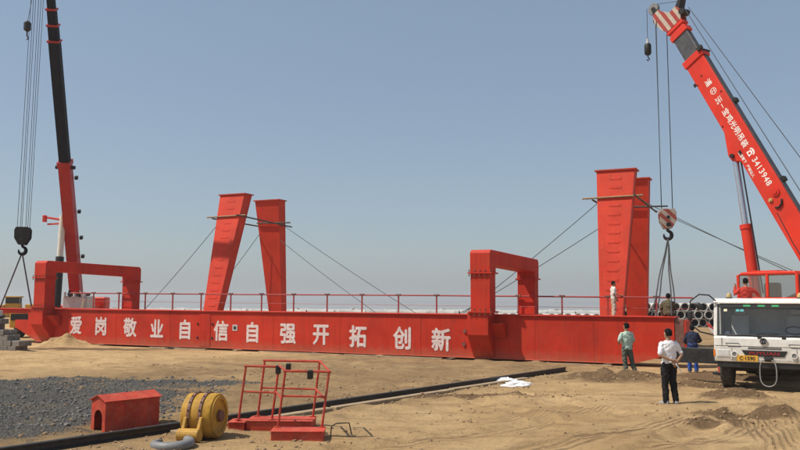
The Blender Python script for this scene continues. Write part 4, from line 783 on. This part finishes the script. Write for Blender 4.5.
def hook_block(name, label, c, ropes, tilt, m1, m2, size=1.):
    T = thing(name, label, 'hook block', c, 0); M = Matrix.Translation(c) @ Matrix.Rotation(tilt, 4, 'Z'); s = size
    pl = [(-.14 * s, -.44 * s), (.14 * s, -.44 * s), (.33 * s, -.12 * s), (.34 * s, .26 * s), (.26 * s, .40 * s), (-.26 * s, .40 * s), (-.34 * s, .26 * s), (-.33 * s, -.12 * s)]
    for y in (-.2, .2): MB(M).prism(pl, 'y', y * s - .02, y * s + .02).build('cheek_plate', m1, T, .01)
    for y in (-.1, .0, .1): MB(M).cyl((0, (y - .035) * s, .05 * s), (0, (y + .035) * s, .05 * s), .27 * s, 24).build('sheave', m2, T, .012)
    MB(M).cyl((0, -.24 * s, .05 * s), (0, .24 * s, .05 * s), .07 * s, 12).build('axle', BLACK, T)
    MB(M).cyl((0, -.25 * s, -.27 * s), (0, .25 * s, -.27 * s), .1 * s, 12).build('crosshead', BLACK, T, .01)
    pts = [(0, 0, -.3 * s), (0, 0, -.52 * s)] + [(.16 * s * math.sin(a) * 1.0, 0, -.70 * s + .17 * s * math.cos(a)) for a in np.linspace(.2, 5.0, 16)]
    MB(M).tube(pts, [.06 * s, .06 * s] + [.06 * s + .03 * s * math.sin(math.pi * i / 15) - .035 * s * (i / 15) ** 3 for i in range(16)], 10).build('hook', m2, T, smooth=True)
    for a, b_ in ropes: MB().tube([Vector(a), M @ Vector(b_)], .014 * max(1, s * .8), 6).build('hoist_rope', ROPE, T)
    return M
tipR = BF @ Vector((13.02, 0, -.5)); hc = Vector((tipR.x + .05, tipR.y - .1, 5.72))
HM = hook_block('hook_block', 'red and white striped hook block hanging from the truck crane', hc, [(tipR + Vector((dx, dy, -.1)), (x, y, .3)) for dx, dy, x, y in ((-.2, -.1, -.24, -.1), (-.16, .1, -.2, .05), (.26, 0, .2, -.05), (.3, .1, .24, .1), (-.18, 0, -.22, 0))], R(-8), striped('hook_stripes', (.36, .07, .05), (.52, .46, .38), 3.4, (.7, 0, .72)), BLACK, .95)
# headache ball on the auxiliary rope
tj = BF @ Vector((13.72, 0, -.70)); T = thing('auxiliary_hook', 'black overhaul weight with small hook on the boom tip rope', 'hook', (tj.x - .12, tj.y, tj.z - 1.6))
z_ = tj.z - 1.2; MB().tube([tj + Vector((-.12, 0, .1)), (tj.x - .12, tj.y, z_)], .012, 6).build('hoist_rope', ROPE, T); MB().tube([(tj.x - .12, tj.y, z_ + .02), (tj.x - .12, tj.y, z_ - .2)], [.03, .07], 10).build('rope_socket', LGREY, T)
MB().tube([(tj.x - .12, tj.y, z_ - .2), (tj.x - .12, tj.y, z_ - .27), (tj.x - .12, tj.y, z_ - .62), (tj.x - .12, tj.y, z_ - .68)], [.1, .14, .14, .1], 16).build('weight', BLACK, T, smooth=True); MB().tube([(tj.x - .12, tj.y, z_ - .68), (tj.x - .12, tj.y, z_ - .78), (tj.x - .06, tj.y, z_ - .86), (tj.x - .12, tj.y, z_ - .93), (tj.x - .18, tj.y, z_ - .88)], .025, 8).build('hook', BLACK, T)
SLG = mat('sling_rope', (.05, .048, .05), .8, .3, 10)
hkp = HM @ Vector((0, 0, -.78))
for q, l in (((31.75, .1, 1.86), 'front left'), ((32.45, .15, 1.86), 'front right'), ((31.8, 1.0, 1.86), 'rear left'), ((32.5, 1.0, 1.86), 'rear right')):
    e2 = GW @ Vector(q); P = [hkp.lerp(e2, t) + Vector((.05 * math.sin(9 * t + q[0]), 0, 0)) * t * (1 - t) * 2 for t in np.linspace(0, 1, 10)]
    top(MB().tube(P, .026, 6).build('wire_sling', SLG, smooth=True), 'wire sling from the striped hook block to the girder end, ' + l + ' leg', 'sling', 'slings under the striped hook block')

# ------------------------------------------------------------------ crane behind the left end
PL = Vector((-22.47, 56.0, 2.15)); TL = Vector((-20.9, 45.6, 22.29)); hl = Vector((TL.x - PL.x, TL.y - PL.y, 0)).normalized()
lc = thing('mobile_crane', 'mobile crane with dark extended boom and red base section behind the girder', 'crane', (PL.x, PL.y, 0)); LF = frame(PL, TL - PL, (0, 0, 1)); LL = (TL - PL).length
def lb(n, m, x0, x1, hy, hz, p=None, bev=.04): return MB(LF).box(x0, x1, -hy, hy, -hz, hz).build(n, m, p or lc, bev, 2)
lbm = lb('boom_base_section', mat('deep_red_paint', (.36, .015, .014), .5, .15, 1, dust=.1, spec=.3), -.4, 10.2, .36, .45)
lb('section_collar', MATS['deep_red_paint'], 10.0, 10.3, .40, .50, lbm, .015)
xs_ = 10.2; hy, hz = .30, .36
for k, x1 in enumerate((18.05, 19.0, 19.95, LL - .6)):
    lb('boom_section', DKBOOM, xs_, x1, hy, hz, lbm); lb('section_collar', MATS['deep_red_paint'], x1 - .12, x1, hy + .06, hz + .06, lbm, .012); xs_ = x1 - .05; hy -= .03; hz -= .035
MB(LF).prism([(LL - .6, -.3), (LL - .5, .3), (LL + .1, .35), (LL + .2, -.6), (LL - .2, -.75)], 'y', -.24, .24).build('boom_head', DKBOOM, lbm, .02); MB(LF).cyl((LL, -.3, -.5), (LL, .3, -.5), .28, 18).build('head_sheave', BLACK, lbm)
MB(LF).box(9.75, 9.95, -.62, .62, -.1, .1).build('roller_bracket', BLACK, lbm, .02)
for x, z in ((8.9, .55), (6.5, .56), (4.6, .55), (3.2, .56)): MB(LF).box(x, x + .22, .42, .62, z - .25, z).build('boom_fitting', BLACK, lbm, .02)
am = Vector((-22.3, 54.6, 7.6)); MB().tube([am + Vector((-.2, -1.6, 0)), am + Vector((-1.2, -1.6, .15)), am + Vector((-1.35, -1.6, .0))], .07, 8).build('swing_arm', CRANERED, lc); MB().box(am.x - 1.45, am.x - 1.25, am.y - 1.75, am.y - 1.45, am.z - .15, am.z + .3).build('arm_end', CRANERED, lc, .02); MB().tube([am + Vector((-.3, -1.6, -.25)), am + Vector((-1.15, -1.6, -.3))], .06, 8).build('swing_arm', CRANERED, lc)
cL0 = Vector((-22.45, 52.6, 1.6)); cL1 = Vector((-22.50, 53.1, 7.9)); mmid = cL0.lerp(cL1, .56)
k_ = MB().cyl(cL0, mmid, .26, 18).build('luffing_cylinder', BLACK, lc, smooth=True); MB().cyl(mmid, cL1, .2, 18).build('cylinder_rod', mat('cream_paint', (.62, .6, .52), .5, .1, 3), k_, smooth=True)
MB().box(-23.6, -21.4, 53.2, 57.6, 1.35, 1.95).build('turntable', CRANERED, lc, .05); MB().cyl((-22.5, 55.2, 1.1), (-22.5, 55.2, 1.35), .9, 28).build('slew_ring', BLACK, lc)
for sx in (-1, 1): MB().prism([(55.2, 1.95), (55.9, 2.6), (56.6, 2.6), (57.4, 1.95)], 'x', -22.5 + sx * .5, -22.5 + sx * .58).build('boom_cheek', CRANERED, lc)
MB().box(-23.9, -21.1, 57.6, 58.6, 1.3, 2.5).build('counterweight', CRANERED, lc, .08)
eng = MB().box(-21.9, -20.3, 52.2, 53.6, 1.35, 2.55).build('engine_unit', LGREY, lc, .06, 2)
for k in range(5): MB().cyl((-21.75 + k * .32, 52.15, 2.5), (-21.75 + k * .32, 52.15, 2.8 + .12 * (k % 2)), .09, 10).build('filter_canister', (LGREY, BLACK)[k % 2], eng)
MB().box(-21.7, -20.5, 52.4, 53.3, 2.56, 2.78).build('engine_cover', BLACK, eng, .05); MB().tube([(-20.6, 52.1, 1.6), (-20.45, 52.0, 2.4), (-20.7, 51.95, 2.9)], .05, 8).build('exhaust_pipe', STEEL, eng)
MB().box(-24.9, -23.9, 53.4, 55.2, 1.3, 2.0).build('operator_cab', YEL, lc, .06, 2)
MB().box(-23.8, -21.2, 50.8, 62.5, .7, 1.08).build('carrier_deck', CRANERED, lc, .04); MB().box(-23.7, -21.3, 48.9, 50.7, .6, 1.55).build('carrier_cab', YEL, lc, .08, 2); MB().box(-23.6, -21.4, 48.88, 48.9, 1.05, 1.45).build('carrier_windscreen', BLACK, lc)
for y in (50.2, 52.4, 58.6, 60.2):
    for x in (-23.6, -21.4): wq = MB().tube([(x - .2, y, .52), (x - .15, y, .52), (x + .15, y, .52), (x + .2, y, .52)], [.46, .52, .52, .46], 24).build('wheel', RUBBER, lc, smooth=True); MB().cyl((x - .22, y, .52), (x + .22, y, .52), .2, 14).build('hub', GREY, wq)
hlc = Vector((-21.2, 44.95, 5.9)); tpl = LF @ Vector((LL + .1, -.25, -.75)); hlc.y = tpl.y
HL = hook_block('dark_hook_block', 'black hook block hanging above the girder nose', hlc, [(tpl + Vector((dx, 0, 0)), (dx * .95, dy, .3)) for dx, dy in ((-.34, 0), (-.2, .1), (-.06, -.1), (.1, .1), (.24, 0), (.38, -.1))], R(10), BLACK, DKBOOM, 1.2)
hp = HL @ Vector((0, 0, -.96))
for q, l in (((-3.9, .5, 1.85), 'outer'), ((-1.35, .5, 1.85), 'inner')):
    e2 = GW @ Vector(q); top(MB().tube([hp, hp.lerp(e2, .5), e2], .04, 6).build('wire_sling', SLG, smooth=True), 'long wire sling from the black hook block to the girder nose, ' + l + ' leg', 'sling', 'slings under the black hook block')
bx_ = LF @ Vector((19, 0, -1.5)); T = thing('overhaul_ball', 'small dark weight hanging on its own rope beside the dark boom', 'hook', (-22.6, 46.5, 20.5))
tq = LF @ Vector((LL + .2, -.2, -.7)); c_ = Vector((tq.x - .55, tq.y, 18.0)); MB().tube([tq, c_ + Vector((0, 0, .3))], .014, 6).build('hoist_rope', ROPE, T); MB().tube([c_ + Vector((0, 0, .32)), c_ + Vector((0, 0, .2)), c_ + Vector((0, 0, -.2)), c_ + Vector((0, 0, -.3))], [.08, .2, .2, .08], 12).build('weight', BLACK, T, smooth=True); MB().tube([c_ + Vector((0, 0, -.3)), c_ + Vector((0, 0, -.55)), c_ + Vector((.1, 0, -.7)), c_ + Vector((0, 0, -.8))], .04, 8).build('hook', BLACK, T)

# ------------------------------------------------------------------ yellow loaders far at the left
def loader(x, y, rz, label):
    T = thing('wheel_loader', label, 'loader', (x, y, 0), rz, 'yellow loaders behind the girder nose'); M = Matrix.Translation((x, y, 0)) @ Matrix.Rotation(rz, 4, 'Z')
    MB(M).box(-2.6, -.6, -.8, .8, .8, 1.75).build('engine_hood', YEL, T, .12, 2); MB(M).box(-.6, .7, -.7, .7, .7, 1.3).build('frame', YEL, T, .05); cb = MB(M).box(-.6, .7, -.6, .6, 1.3, 1.9).build('cab', YEL, T, .05, 2)
    MB(M).box(-.55, .65, -.62, .62, 1.9, 2.45).build('cab_glass', PLAST, cb, .03); MB(M).box(-.7, .8, -.7, .7, 2.45, 2.58).build('cab_roof', YEL, cb, .04)
    for sy in (-1, 1): MB(M).prism([(.5, 1.2), (.7, 1.5), (2.4, .75), (2.6, .4), (2.3, .4)], 'y', sy * .55, sy * .65).build('lift_arm', YEL, T, .02)
    MB(M).prism([(2.3, .1), (3.3, .08), (2.7, .3), (2.5, 1.1), (2.35, 1.1)], 'y', -1.2, 1.2).build('bucket', YEL, T, .02)
    for xx in (-1.7, 1.2):
        for sy in (-1, 1): q = MB(M).tube([(xx, sy * .75, .65), (xx, sy * .8, .65), (xx, sy * 1.15, .65), (xx, sy * 1.2, .65)], [.55, .65, .65, .55], 24).build('wheel', RUBBER, T, smooth=True); MB(M).cyl((xx, sy * .9, .65), (xx, sy * 1.22, .65), .28, 14).build('hub', YEL, q)
loader(-37.5, 78, R(12), 'yellow wheel loader parked broadside behind the girder nose'); loader(-33.2, 88, R(70), 'yellow wheel loader facing the yard beside another loader')
# ------------------------------------------------------------------ people
SKIN = mat('skin', (.30, .165, .10), .6, .1, 12); HAIR = mat('black_hair', (.006, .005, .005), .85, spec=.15, var=.3, scale=30, bump=.5, bscale=120)
EYE = mat('eye_white', (.6, .57, .53), .4, .05, 10)
def cloth(n, c, dust=.12): return mat(n, c, .9, .12, 6, bump=.6, bscale=9, dust=dust, spec=.1)
def remesh(mb, name, m, parent, vox, sm=4, wr=0., seed=0):
    me = mb.mesh(name, WM[parent.name].inverted()); o = bpy.data.objects.new(name, me); COL.objects.link(o)
    r = o.modifiers.new('r', 'REMESH'); r.mode = 'VOXEL'; r.voxel_size = vox
    s = o.modifiers.new('s', 'SMOOTH'); s.iterations = sm; s.factor = .5
    dg = bpy.context.evaluated_depsgraph_get(); me2 = bpy.data.meshes.new_from_object(o.evaluated_get(dg)); bpy.data.objects.remove(o)
    if wr:                                                   # soft folds in the cloth
        co = np.empty(len(me2.vertices) * 3, np.float32); me2.vertices.foreach_get('co', co); co = co.reshape(-1, 3); no = np.empty_like(co.ravel()); me2.vertices.foreach_get('normal', no); no = no.reshape(-1, 3)
        d = vnoise(co[:, 0] * 1.0 + co[:, 2] * .8 + seed, co[:, 2] * 1.0 - co[:, 1] * .7, .11, 21) + .6 * vnoise(co[:, 1] + co[:, 2] * 1.3, co[:, 0] - co[:, 2] * .5 + seed, .055, 22)
        co += no * (d[:, None] * wr); me2.vertices.foreach_set('co', co.ravel())
    me2.polygons.foreach_set('use_smooth', [True] * len(me2.polygons)); me2.materials.clear(); me2.materials.append(m)
    o = bpy.data.objects.new(name, me2); COL.objects.link(o); o.parent = parent; return o
def person(loc, rz, label, J, shirt, trousers, shoe, sleeve='short', H=1.72, vox=.011, tuck=False, head_turn=0., hat=None):
    """J: joints in metres for a 1.72 m body facing +y, x to its right hand; arms/legs as [shoulder, elbow, wrist] / [hip, knee, ankle]"""
    k = H / 1.72; T = thing('person', label, 'person', loc, rz); M = Matrix.Translation(loc) @ Matrix.Rotation(rz, 4, 'Z') @ Matrix.Scale(k, 4)
    V3 = Vector; pel = V3(J['pelvis']); che = V3(J['chest']); nek = V3(J['neck']); hea = V3(J['head'])
    def torso(b, g, lo=0.):
        up = (che - pel); side = V3((1, 0, 0)); rg = []
        st = ((-.10 + lo, .155, .105), (.0, .172, .118), (.18, .158, .105), (.40, .168, .112), (.66, .185, .118), (.90, .20, .112), (1.05, .185, .098), (1.16, .125, .08), (1.24, .07, .065))
        for t, rx, ry in st:
            c = pel + up * min(t, .9) if t <= .9 else (pel + up * .9).lerp(nek, (t - .9) / .34)
            fwd = side.cross((che - pel).normalized()) * -1
            rg.append([c + side * (rx + g) * math.cos(a) + fwd * (ry + g) * math.sin(a) for a in np.linspace(0, 2 * math.pi, 17)[:-1]])
        b.rings(rg)
    def limb(b, pts, rs, g=0., n=12):
        pts = [V3(p) for p in pts]; P = []; Q = []
        for i in range(len(pts) - 1):
            for t in np.linspace(0, 1, 5)[:-1]: P.append(pts[i].lerp(pts[i + 1], t)); Q.append(rs[i] * (1 - t) + rs[i + 1] * t + g)
        P.append(pts[-1]); Q.append(rs[-1] + g); b.tube(P, Q, n)
        for p, r in ((pts[0], rs[0]), (pts[-1], rs[-1])): b.ball(p, (r + g) * .98, n=10, m=8)
    b = MB(M); torso(b, -.022); limb(b, [nek - V3((0, 0, .06)), hea - V3((0, 0, .06))], [.058, .054])
    HM = Matrix.Translation(hea) @ Matrix.Rotation(head_turn, 4, 'Z'); hp = lambda x, y, z: HM @ V3((x, y, z))
    def eb(c, rx, ry, rz_):
        q = MB(M @ HM); q.ball(c, rx, ry, rz_, 14, 10); b.v.extend(q.v); o_ = len(b.v) - len(q.v); b.f.extend([tuple(i + o_ for i in f) for f in q.f])
    eb((0, -.008, .025), .078, .096, .098); eb((0, .022, -.045), .06, .07, .07); eb((0, .098, -.01), .014, .022, .026); eb((.08, -.005, -.005), .012, .022, .032); eb((-.08, -.005, -.005), .012, .022, .032); eb((0, .086, -.058), .026, .012, .01)
    for s_ in ('L', 'R'):
        sh, el, wr = [V3(p) for p in J['arm' + s_]]; limb(b, [sh - V3((math.copysign(.02, sh.x), 0, .02)), el, wr], [.042, .038, .028])
        d = (wr - el).normalized(); hd2 = V3(J.get('hand' + s_, d)).normalized(); sd = V3(J.get('palm' + s_, (0, 1, 0))); sd = (sd - hd2 * sd.dot(hd2)).normalized(); nn = hd2.cross(sd)
        limb(b, [wr, wr + hd2 * .045, wr + hd2 * .085], [.028, .036, .034], 0, 8)
        curl = J.get('curl', .35)
        for q, (off, ln) in enumerate(((-.03, .062), (-.010, .074), (.011, .07), (.031, .055))):
            p0 = wr + hd2 * .082 + sd * off; p1 = p0 + (hd2 * math.cos(curl) + nn * math.sin(curl)) * ln * .5; p2 = p1 + (hd2 * math.cos(curl * 2.2) + nn * math.sin(curl * 2.2)) * ln * .5
            b.tube([p0, p1, p2], [.011, .010, .008], 7)
        p0 = wr + hd2 * .03 - sd * .03; b.tube([p0, p0 - sd * .028 + hd2 * .025 + nn * .01, p0 - sd * .032 + hd2 * .062 + nn * .025], [.014, .012, .009], 7)
        hi, kn, an = [V3(p) for p in J['leg' + s_]]; limb(b, [hi, kn, an], [.07, .048, .034])
    remesh(b, 'body', SKIN, T, .008, 2)
    b = MB(M); torso(b, .014, -.06 if not tuck else .02); arms = []
    for s_ in ('L', 'R'):
        sh, el, wr = [V3(p) for p in J['arm' + s_]]
        if sleeve == 'short': limb(b, [sh - V3((math.copysign(.02, sh.x), 0, .015)), sh.lerp(el, .8)], [.066, .064], .0)
        else: limb(b, [sh - V3((math.copysign(.02, sh.x), 0, .015)), el, el.lerp(wr, .93)], [.056, .048, .04], .004)
    remesh(b, 'shirt', shirt, T, vox, 3, .024, loc[0])
    b = MB(M); up_ = (che - pel); rg = []
    for t, rx, ry in ((-.16, .15, .11), (0., .178, .124), (.14, .168, .116)):
        c = pel + V3((0, 0, 1)) * t * .5; rg.append([c + V3((rx * math.cos(a), ry * math.sin(a), 0)) for a in np.linspace(0, 2 * math.pi, 17)[:-1]])
    b.rings(rg)
    for s_ in ('L', 'R'):
        hi, kn, an = [V3(p) for p in J['leg' + s_]]; limb(b, [hi, kn, an + V3((0, 0, -.02))], [.098, .074, .066], .004)
    remesh(b, 'trousers', trousers, T, vox, 3, .024, loc[1])
    for s_ in ('L', 'R'):
        an = V3(J['leg' + s_][2]); dx, dy = J.get('toe' + s_, (.0, 1)); d = V3((dx, dy, 0)).normalized(); z0 = an.z - .085
        q = MB(M @ Matrix.Translation((an.x, an.y, z0)) @ Matrix.Rotation(math.atan2(d.y, d.x) - math.pi / 2, 4, 'Z'))
        rg = []
        for y, w_, h in ((-.075, .03, .05), (-.06, .04, .085), (.0, .042, .09), (.07, .046, .065), (.14, .045, .045), (.175, .03, .03)): rg.append([(w_, y, .0), (w_ * 1.05, y, h * .35), (w_ * .75, y, h * .85), (0, y, h), (-w_ * .75, y, h * .85), (-w_ * 1.05, y, h * .35), (-w_, y, .0)])
        q.rings(rg).build('shoe', shoe, T, smooth=True)
    q = MB(M @ HM); rg = []                                    # hair cap, open at the face
    for z, r_, yo in ((-.05, .86, -.045), (-.015, 1.04, -.03), (.03, 1.1, -.02), (.075, 1.0, -.014), (.108, .72, -.01), (.128, .3, -.01)):
        rg.append([(.078 * r_ * math.cos(a) * (1 + .04 * math.sin(5 * a + z * 60)), -.008 + yo * (1 if math.sin(a) > 0 else .3) + .096 * r_ * math.sin(a), .012 + z + (.05 if math.sin(a) > .3 and z < .04 else 0)) for a in np.linspace(0, 2 * math.pi, 25)[:-1]])
    q.rings(rg).build('hair' if not hat else 'cap', hat or HAIR, T, smooth=True)
    for sx in (-.03, .03): q = MB(M @ HM); q.ball((sx, .078, .015), .014, .012, .009, 8, 6); e_ = q.build('eye', EYE, T, smooth=True); q = MB(M @ HM); q.ball((sx, .089, .015), .006, .004, .006, 6, 4); q.build('pupil', BLACK, e_)
    return T, M
def stand(**k):
    J = dict(pelvis=(0, 0, .95), chest=(0, .0, 1.36), neck=(0, -.01, 1.47), head=(0, .015, 1.61), legL=[(-.09, 0, .90), (-.10, .02, .49), (-.11, -.02, .09)], legR=[(.09, 0, .90), (.10, .02, .49), (.11, -.02, .09)],
             armL=[(-.19, 0, 1.40), (-.25, -.03, 1.12), (-.24, .06, .88)], armR=[(.19, 0, 1.40), (.25, -.03, 1.12), (.24, .06, .88)]); J.update(k); return J
DARKSHOE = mat('dark_shoe', (.03, .028, .027), .6, .2, 8, dust=.4); GREYSHOE = mat('grey_sneaker', (.3, .3, .31), .7, .2, 8, dust=.3)
z = gz(6.42, 19.28)
T, M = person((6.42, 19.28, z), R(12), 'man in white T-shirt and black trousers, hands clasped behind his back', stand(armL=[(-.195, 0, 1.40), (-.27, -.08, 1.12), (-.05, -.19, 1.02)], armR=[(.195, 0, 1.40), (.30, -.08, 1.14), (.10, -.20, .98)], handL=(.8, -.15, -.15), handR=(-.45, -.1, -.75), palmL=(0, 0, 1), palmR=(0, 0, 1), toeL=(-.5, 1), toeR=(.35, 1), legR=[(.09, 0, .90), (.115, .02, .49), (.14, -.03, .09)]),
    cloth('white_tshirt', (.80, .80, .82), .03), cloth('black_trousers', (.014, .014, .017), .06), GREYSHOE, H=1.74, head_turn=R(12))
pp = M @ Vector((.10, -.235, .86)); o = MB(Matrix.Translation(pp) @ Matrix.Rotation(R(20), 4, 'Z') @ Matrix.Rotation(R(-38), 4, 'Y')).box(-.018, .018, -.008, .008, -.14, .10).build('rolled_paper', PVC, None, .004); top(o, 'rolled white paper held behind the back of the man in white', 'paper')
z = gz(7.25, 25.76)
person((7.25, 25.76, z), R(14), 'man in pale green T-shirt and grey-green trousers facing the girder', stand(armL=[(-.19, 0, 1.40), (-.28, -.02, 1.14), (-.16, .18, 1.06)], armR=[(.19, 0, 1.40), (.245, .02, 1.13), (.18, .2, 1.02)], handL=(.6, .6, .1), handR=(-.5, .7, .1), legL=[(-.085, 0, .90), (-.06, .01, .49), (-.04, -.02, .09)], legR=[(.09, 0, .90), (.17, -.02, .49), (.27, -.08, .09)], pelvis=(0.02, 0, .95), toeL=(-.4, 1), toeR=(.5, 1)),
    cloth('pale_green_tshirt', (.42, .55, .47), .04), cloth('grey_green_trousers', (.11, .125, .10)), DARKSHOE, H=1.70, head_turn=R(10))
z = gz(10.05, 27.7)
person((10.05, 27.7, z), R(-20), 'man in dark blue jacket and bright blue trousers behind the outrigger', stand(chest=(0, .10, 1.32), neck=(0, .15, 1.42), head=(0, .22, 1.53), armL=[(-.19, .1, 1.36), (-.26, .16, 1.08), (-.2, .36, .98)], armR=[(.19, .1, 1.36), (.27, .2, 1.1), (.2, .42, 1.04)], handL=(.3, .9, 0), handR=(-.3, .9, 0)),
    cloth('dark_blue_jacket', (.018, .026, .055)), cloth('blue_trousers', (.02, .07, .30)), DARKSHOE, sleeve='long', H=1.66)
# sitting on the front girder end, back to the viewer
q = GW @ Vector((32.30, .62, 1.84))
sitJ = dict(pelvis=(0, 0, .11), chest=(0, .10, .50), neck=(0, .16, .60), head=(.03, .22, .73), legL=[(-.10, .04, .08), (-.20, .30, .42), (-.16, .42, .06)], legR=[(.10, .04, .08), (.21, .32, .40), (.17, .44, .06)], armL=[(-.19, .11, .53), (-.27, .16, .27), (-.14, .36, .30)], armR=[(.19, .11, .53), (.28, .18, .27), (.14, .38, .28)], handL=(.5, .8, .1), handR=(-.5, .8, .1))
sitJ['legL'][2] = (-.16, .42, .085); sitJ['legR'][2] = (.17, .44, .085)
person(q, R(-8), 'man in olive shirt sitting on the girder end under the slings', sitJ, cloth('olive_shirt', (.10, .085, .05)), cloth('olive_trousers', (.085, .07, .045)), DARKSHOE, sleeve='long', H=1.72, head_turn=R(-20))
# standing on the rear girder, facing right with a hand on the rail
q = GW @ Vector((29.45, 5.02, 1.84 + rearz(29.45)))
person(q, GROT + R(-62), 'man in pale shirt and khaki trousers standing on the rear girder at the railing', stand(armL=[(-.19, 0, 1.40), (-.26, .10, 1.16), (-.2, .40, 1.06)], armR=[(.19, 0, 1.40), (.24, -.06, 1.12), (.20, .08, .90)], handL=(0, 1, -.1), head=(0, .02, 1.61)),
    cloth('pale_shirt', (.66, .64, .58), .05), cloth('khaki_trousers', (.50, .43, .33), .05), DARKSHOE, H=1.60)
# on the carrier deck behind the cab
q = TM @ Vector((-.78, 3.3, 1.44))
person(q, R(-10), 'man in red shirt standing on the crane deck behind the white cab', stand(armL=[(-.19, 0, 1.40), (-.34, .02, 1.22), (-.30, .12, 1.44)], armR=[(.19, 0, 1.40), (.34, .04, 1.26), (.44, .24, 1.16)], handL=(.1, .2, 1), handR=(.6, .7, -.2), head=(.0, .04, 1.61)),
    cloth('red_shirt', (.50, .05, .035), .06), cloth('navy_trousers', (.03, .035, .05)), DARKSHOE, H=1.68, sleeve='long')
# ------------------------------------------------------------------ hazy air over the plain
hz_ = MB().box(-6200, 6200, -6200, 6200, -5, 33).build('haze', None); hz_['kind'] = 'stuff'; hz_['label'] = 'pale summer haze lying over the whole site'
hm = bpy.data.materials.new('haze_air'); hm.use_nodes = True; t = hm.node_tree; t.nodes.clear()
pv = t.nodes.new('ShaderNodeVolumePrincipled'); pv.inputs['Color'].default_value = (.90, .91, .92, 1); pv.inputs['Density'].default_value = .0005; pv.inputs['Anisotropy'].default_value = .2
om = t.nodes.new('ShaderNodeOutputMaterial'); t.links.new(pv.outputs[0], om.inputs['Volume']); hz_.data.materials.append(hm); hz_.display_type = 'WIRE'
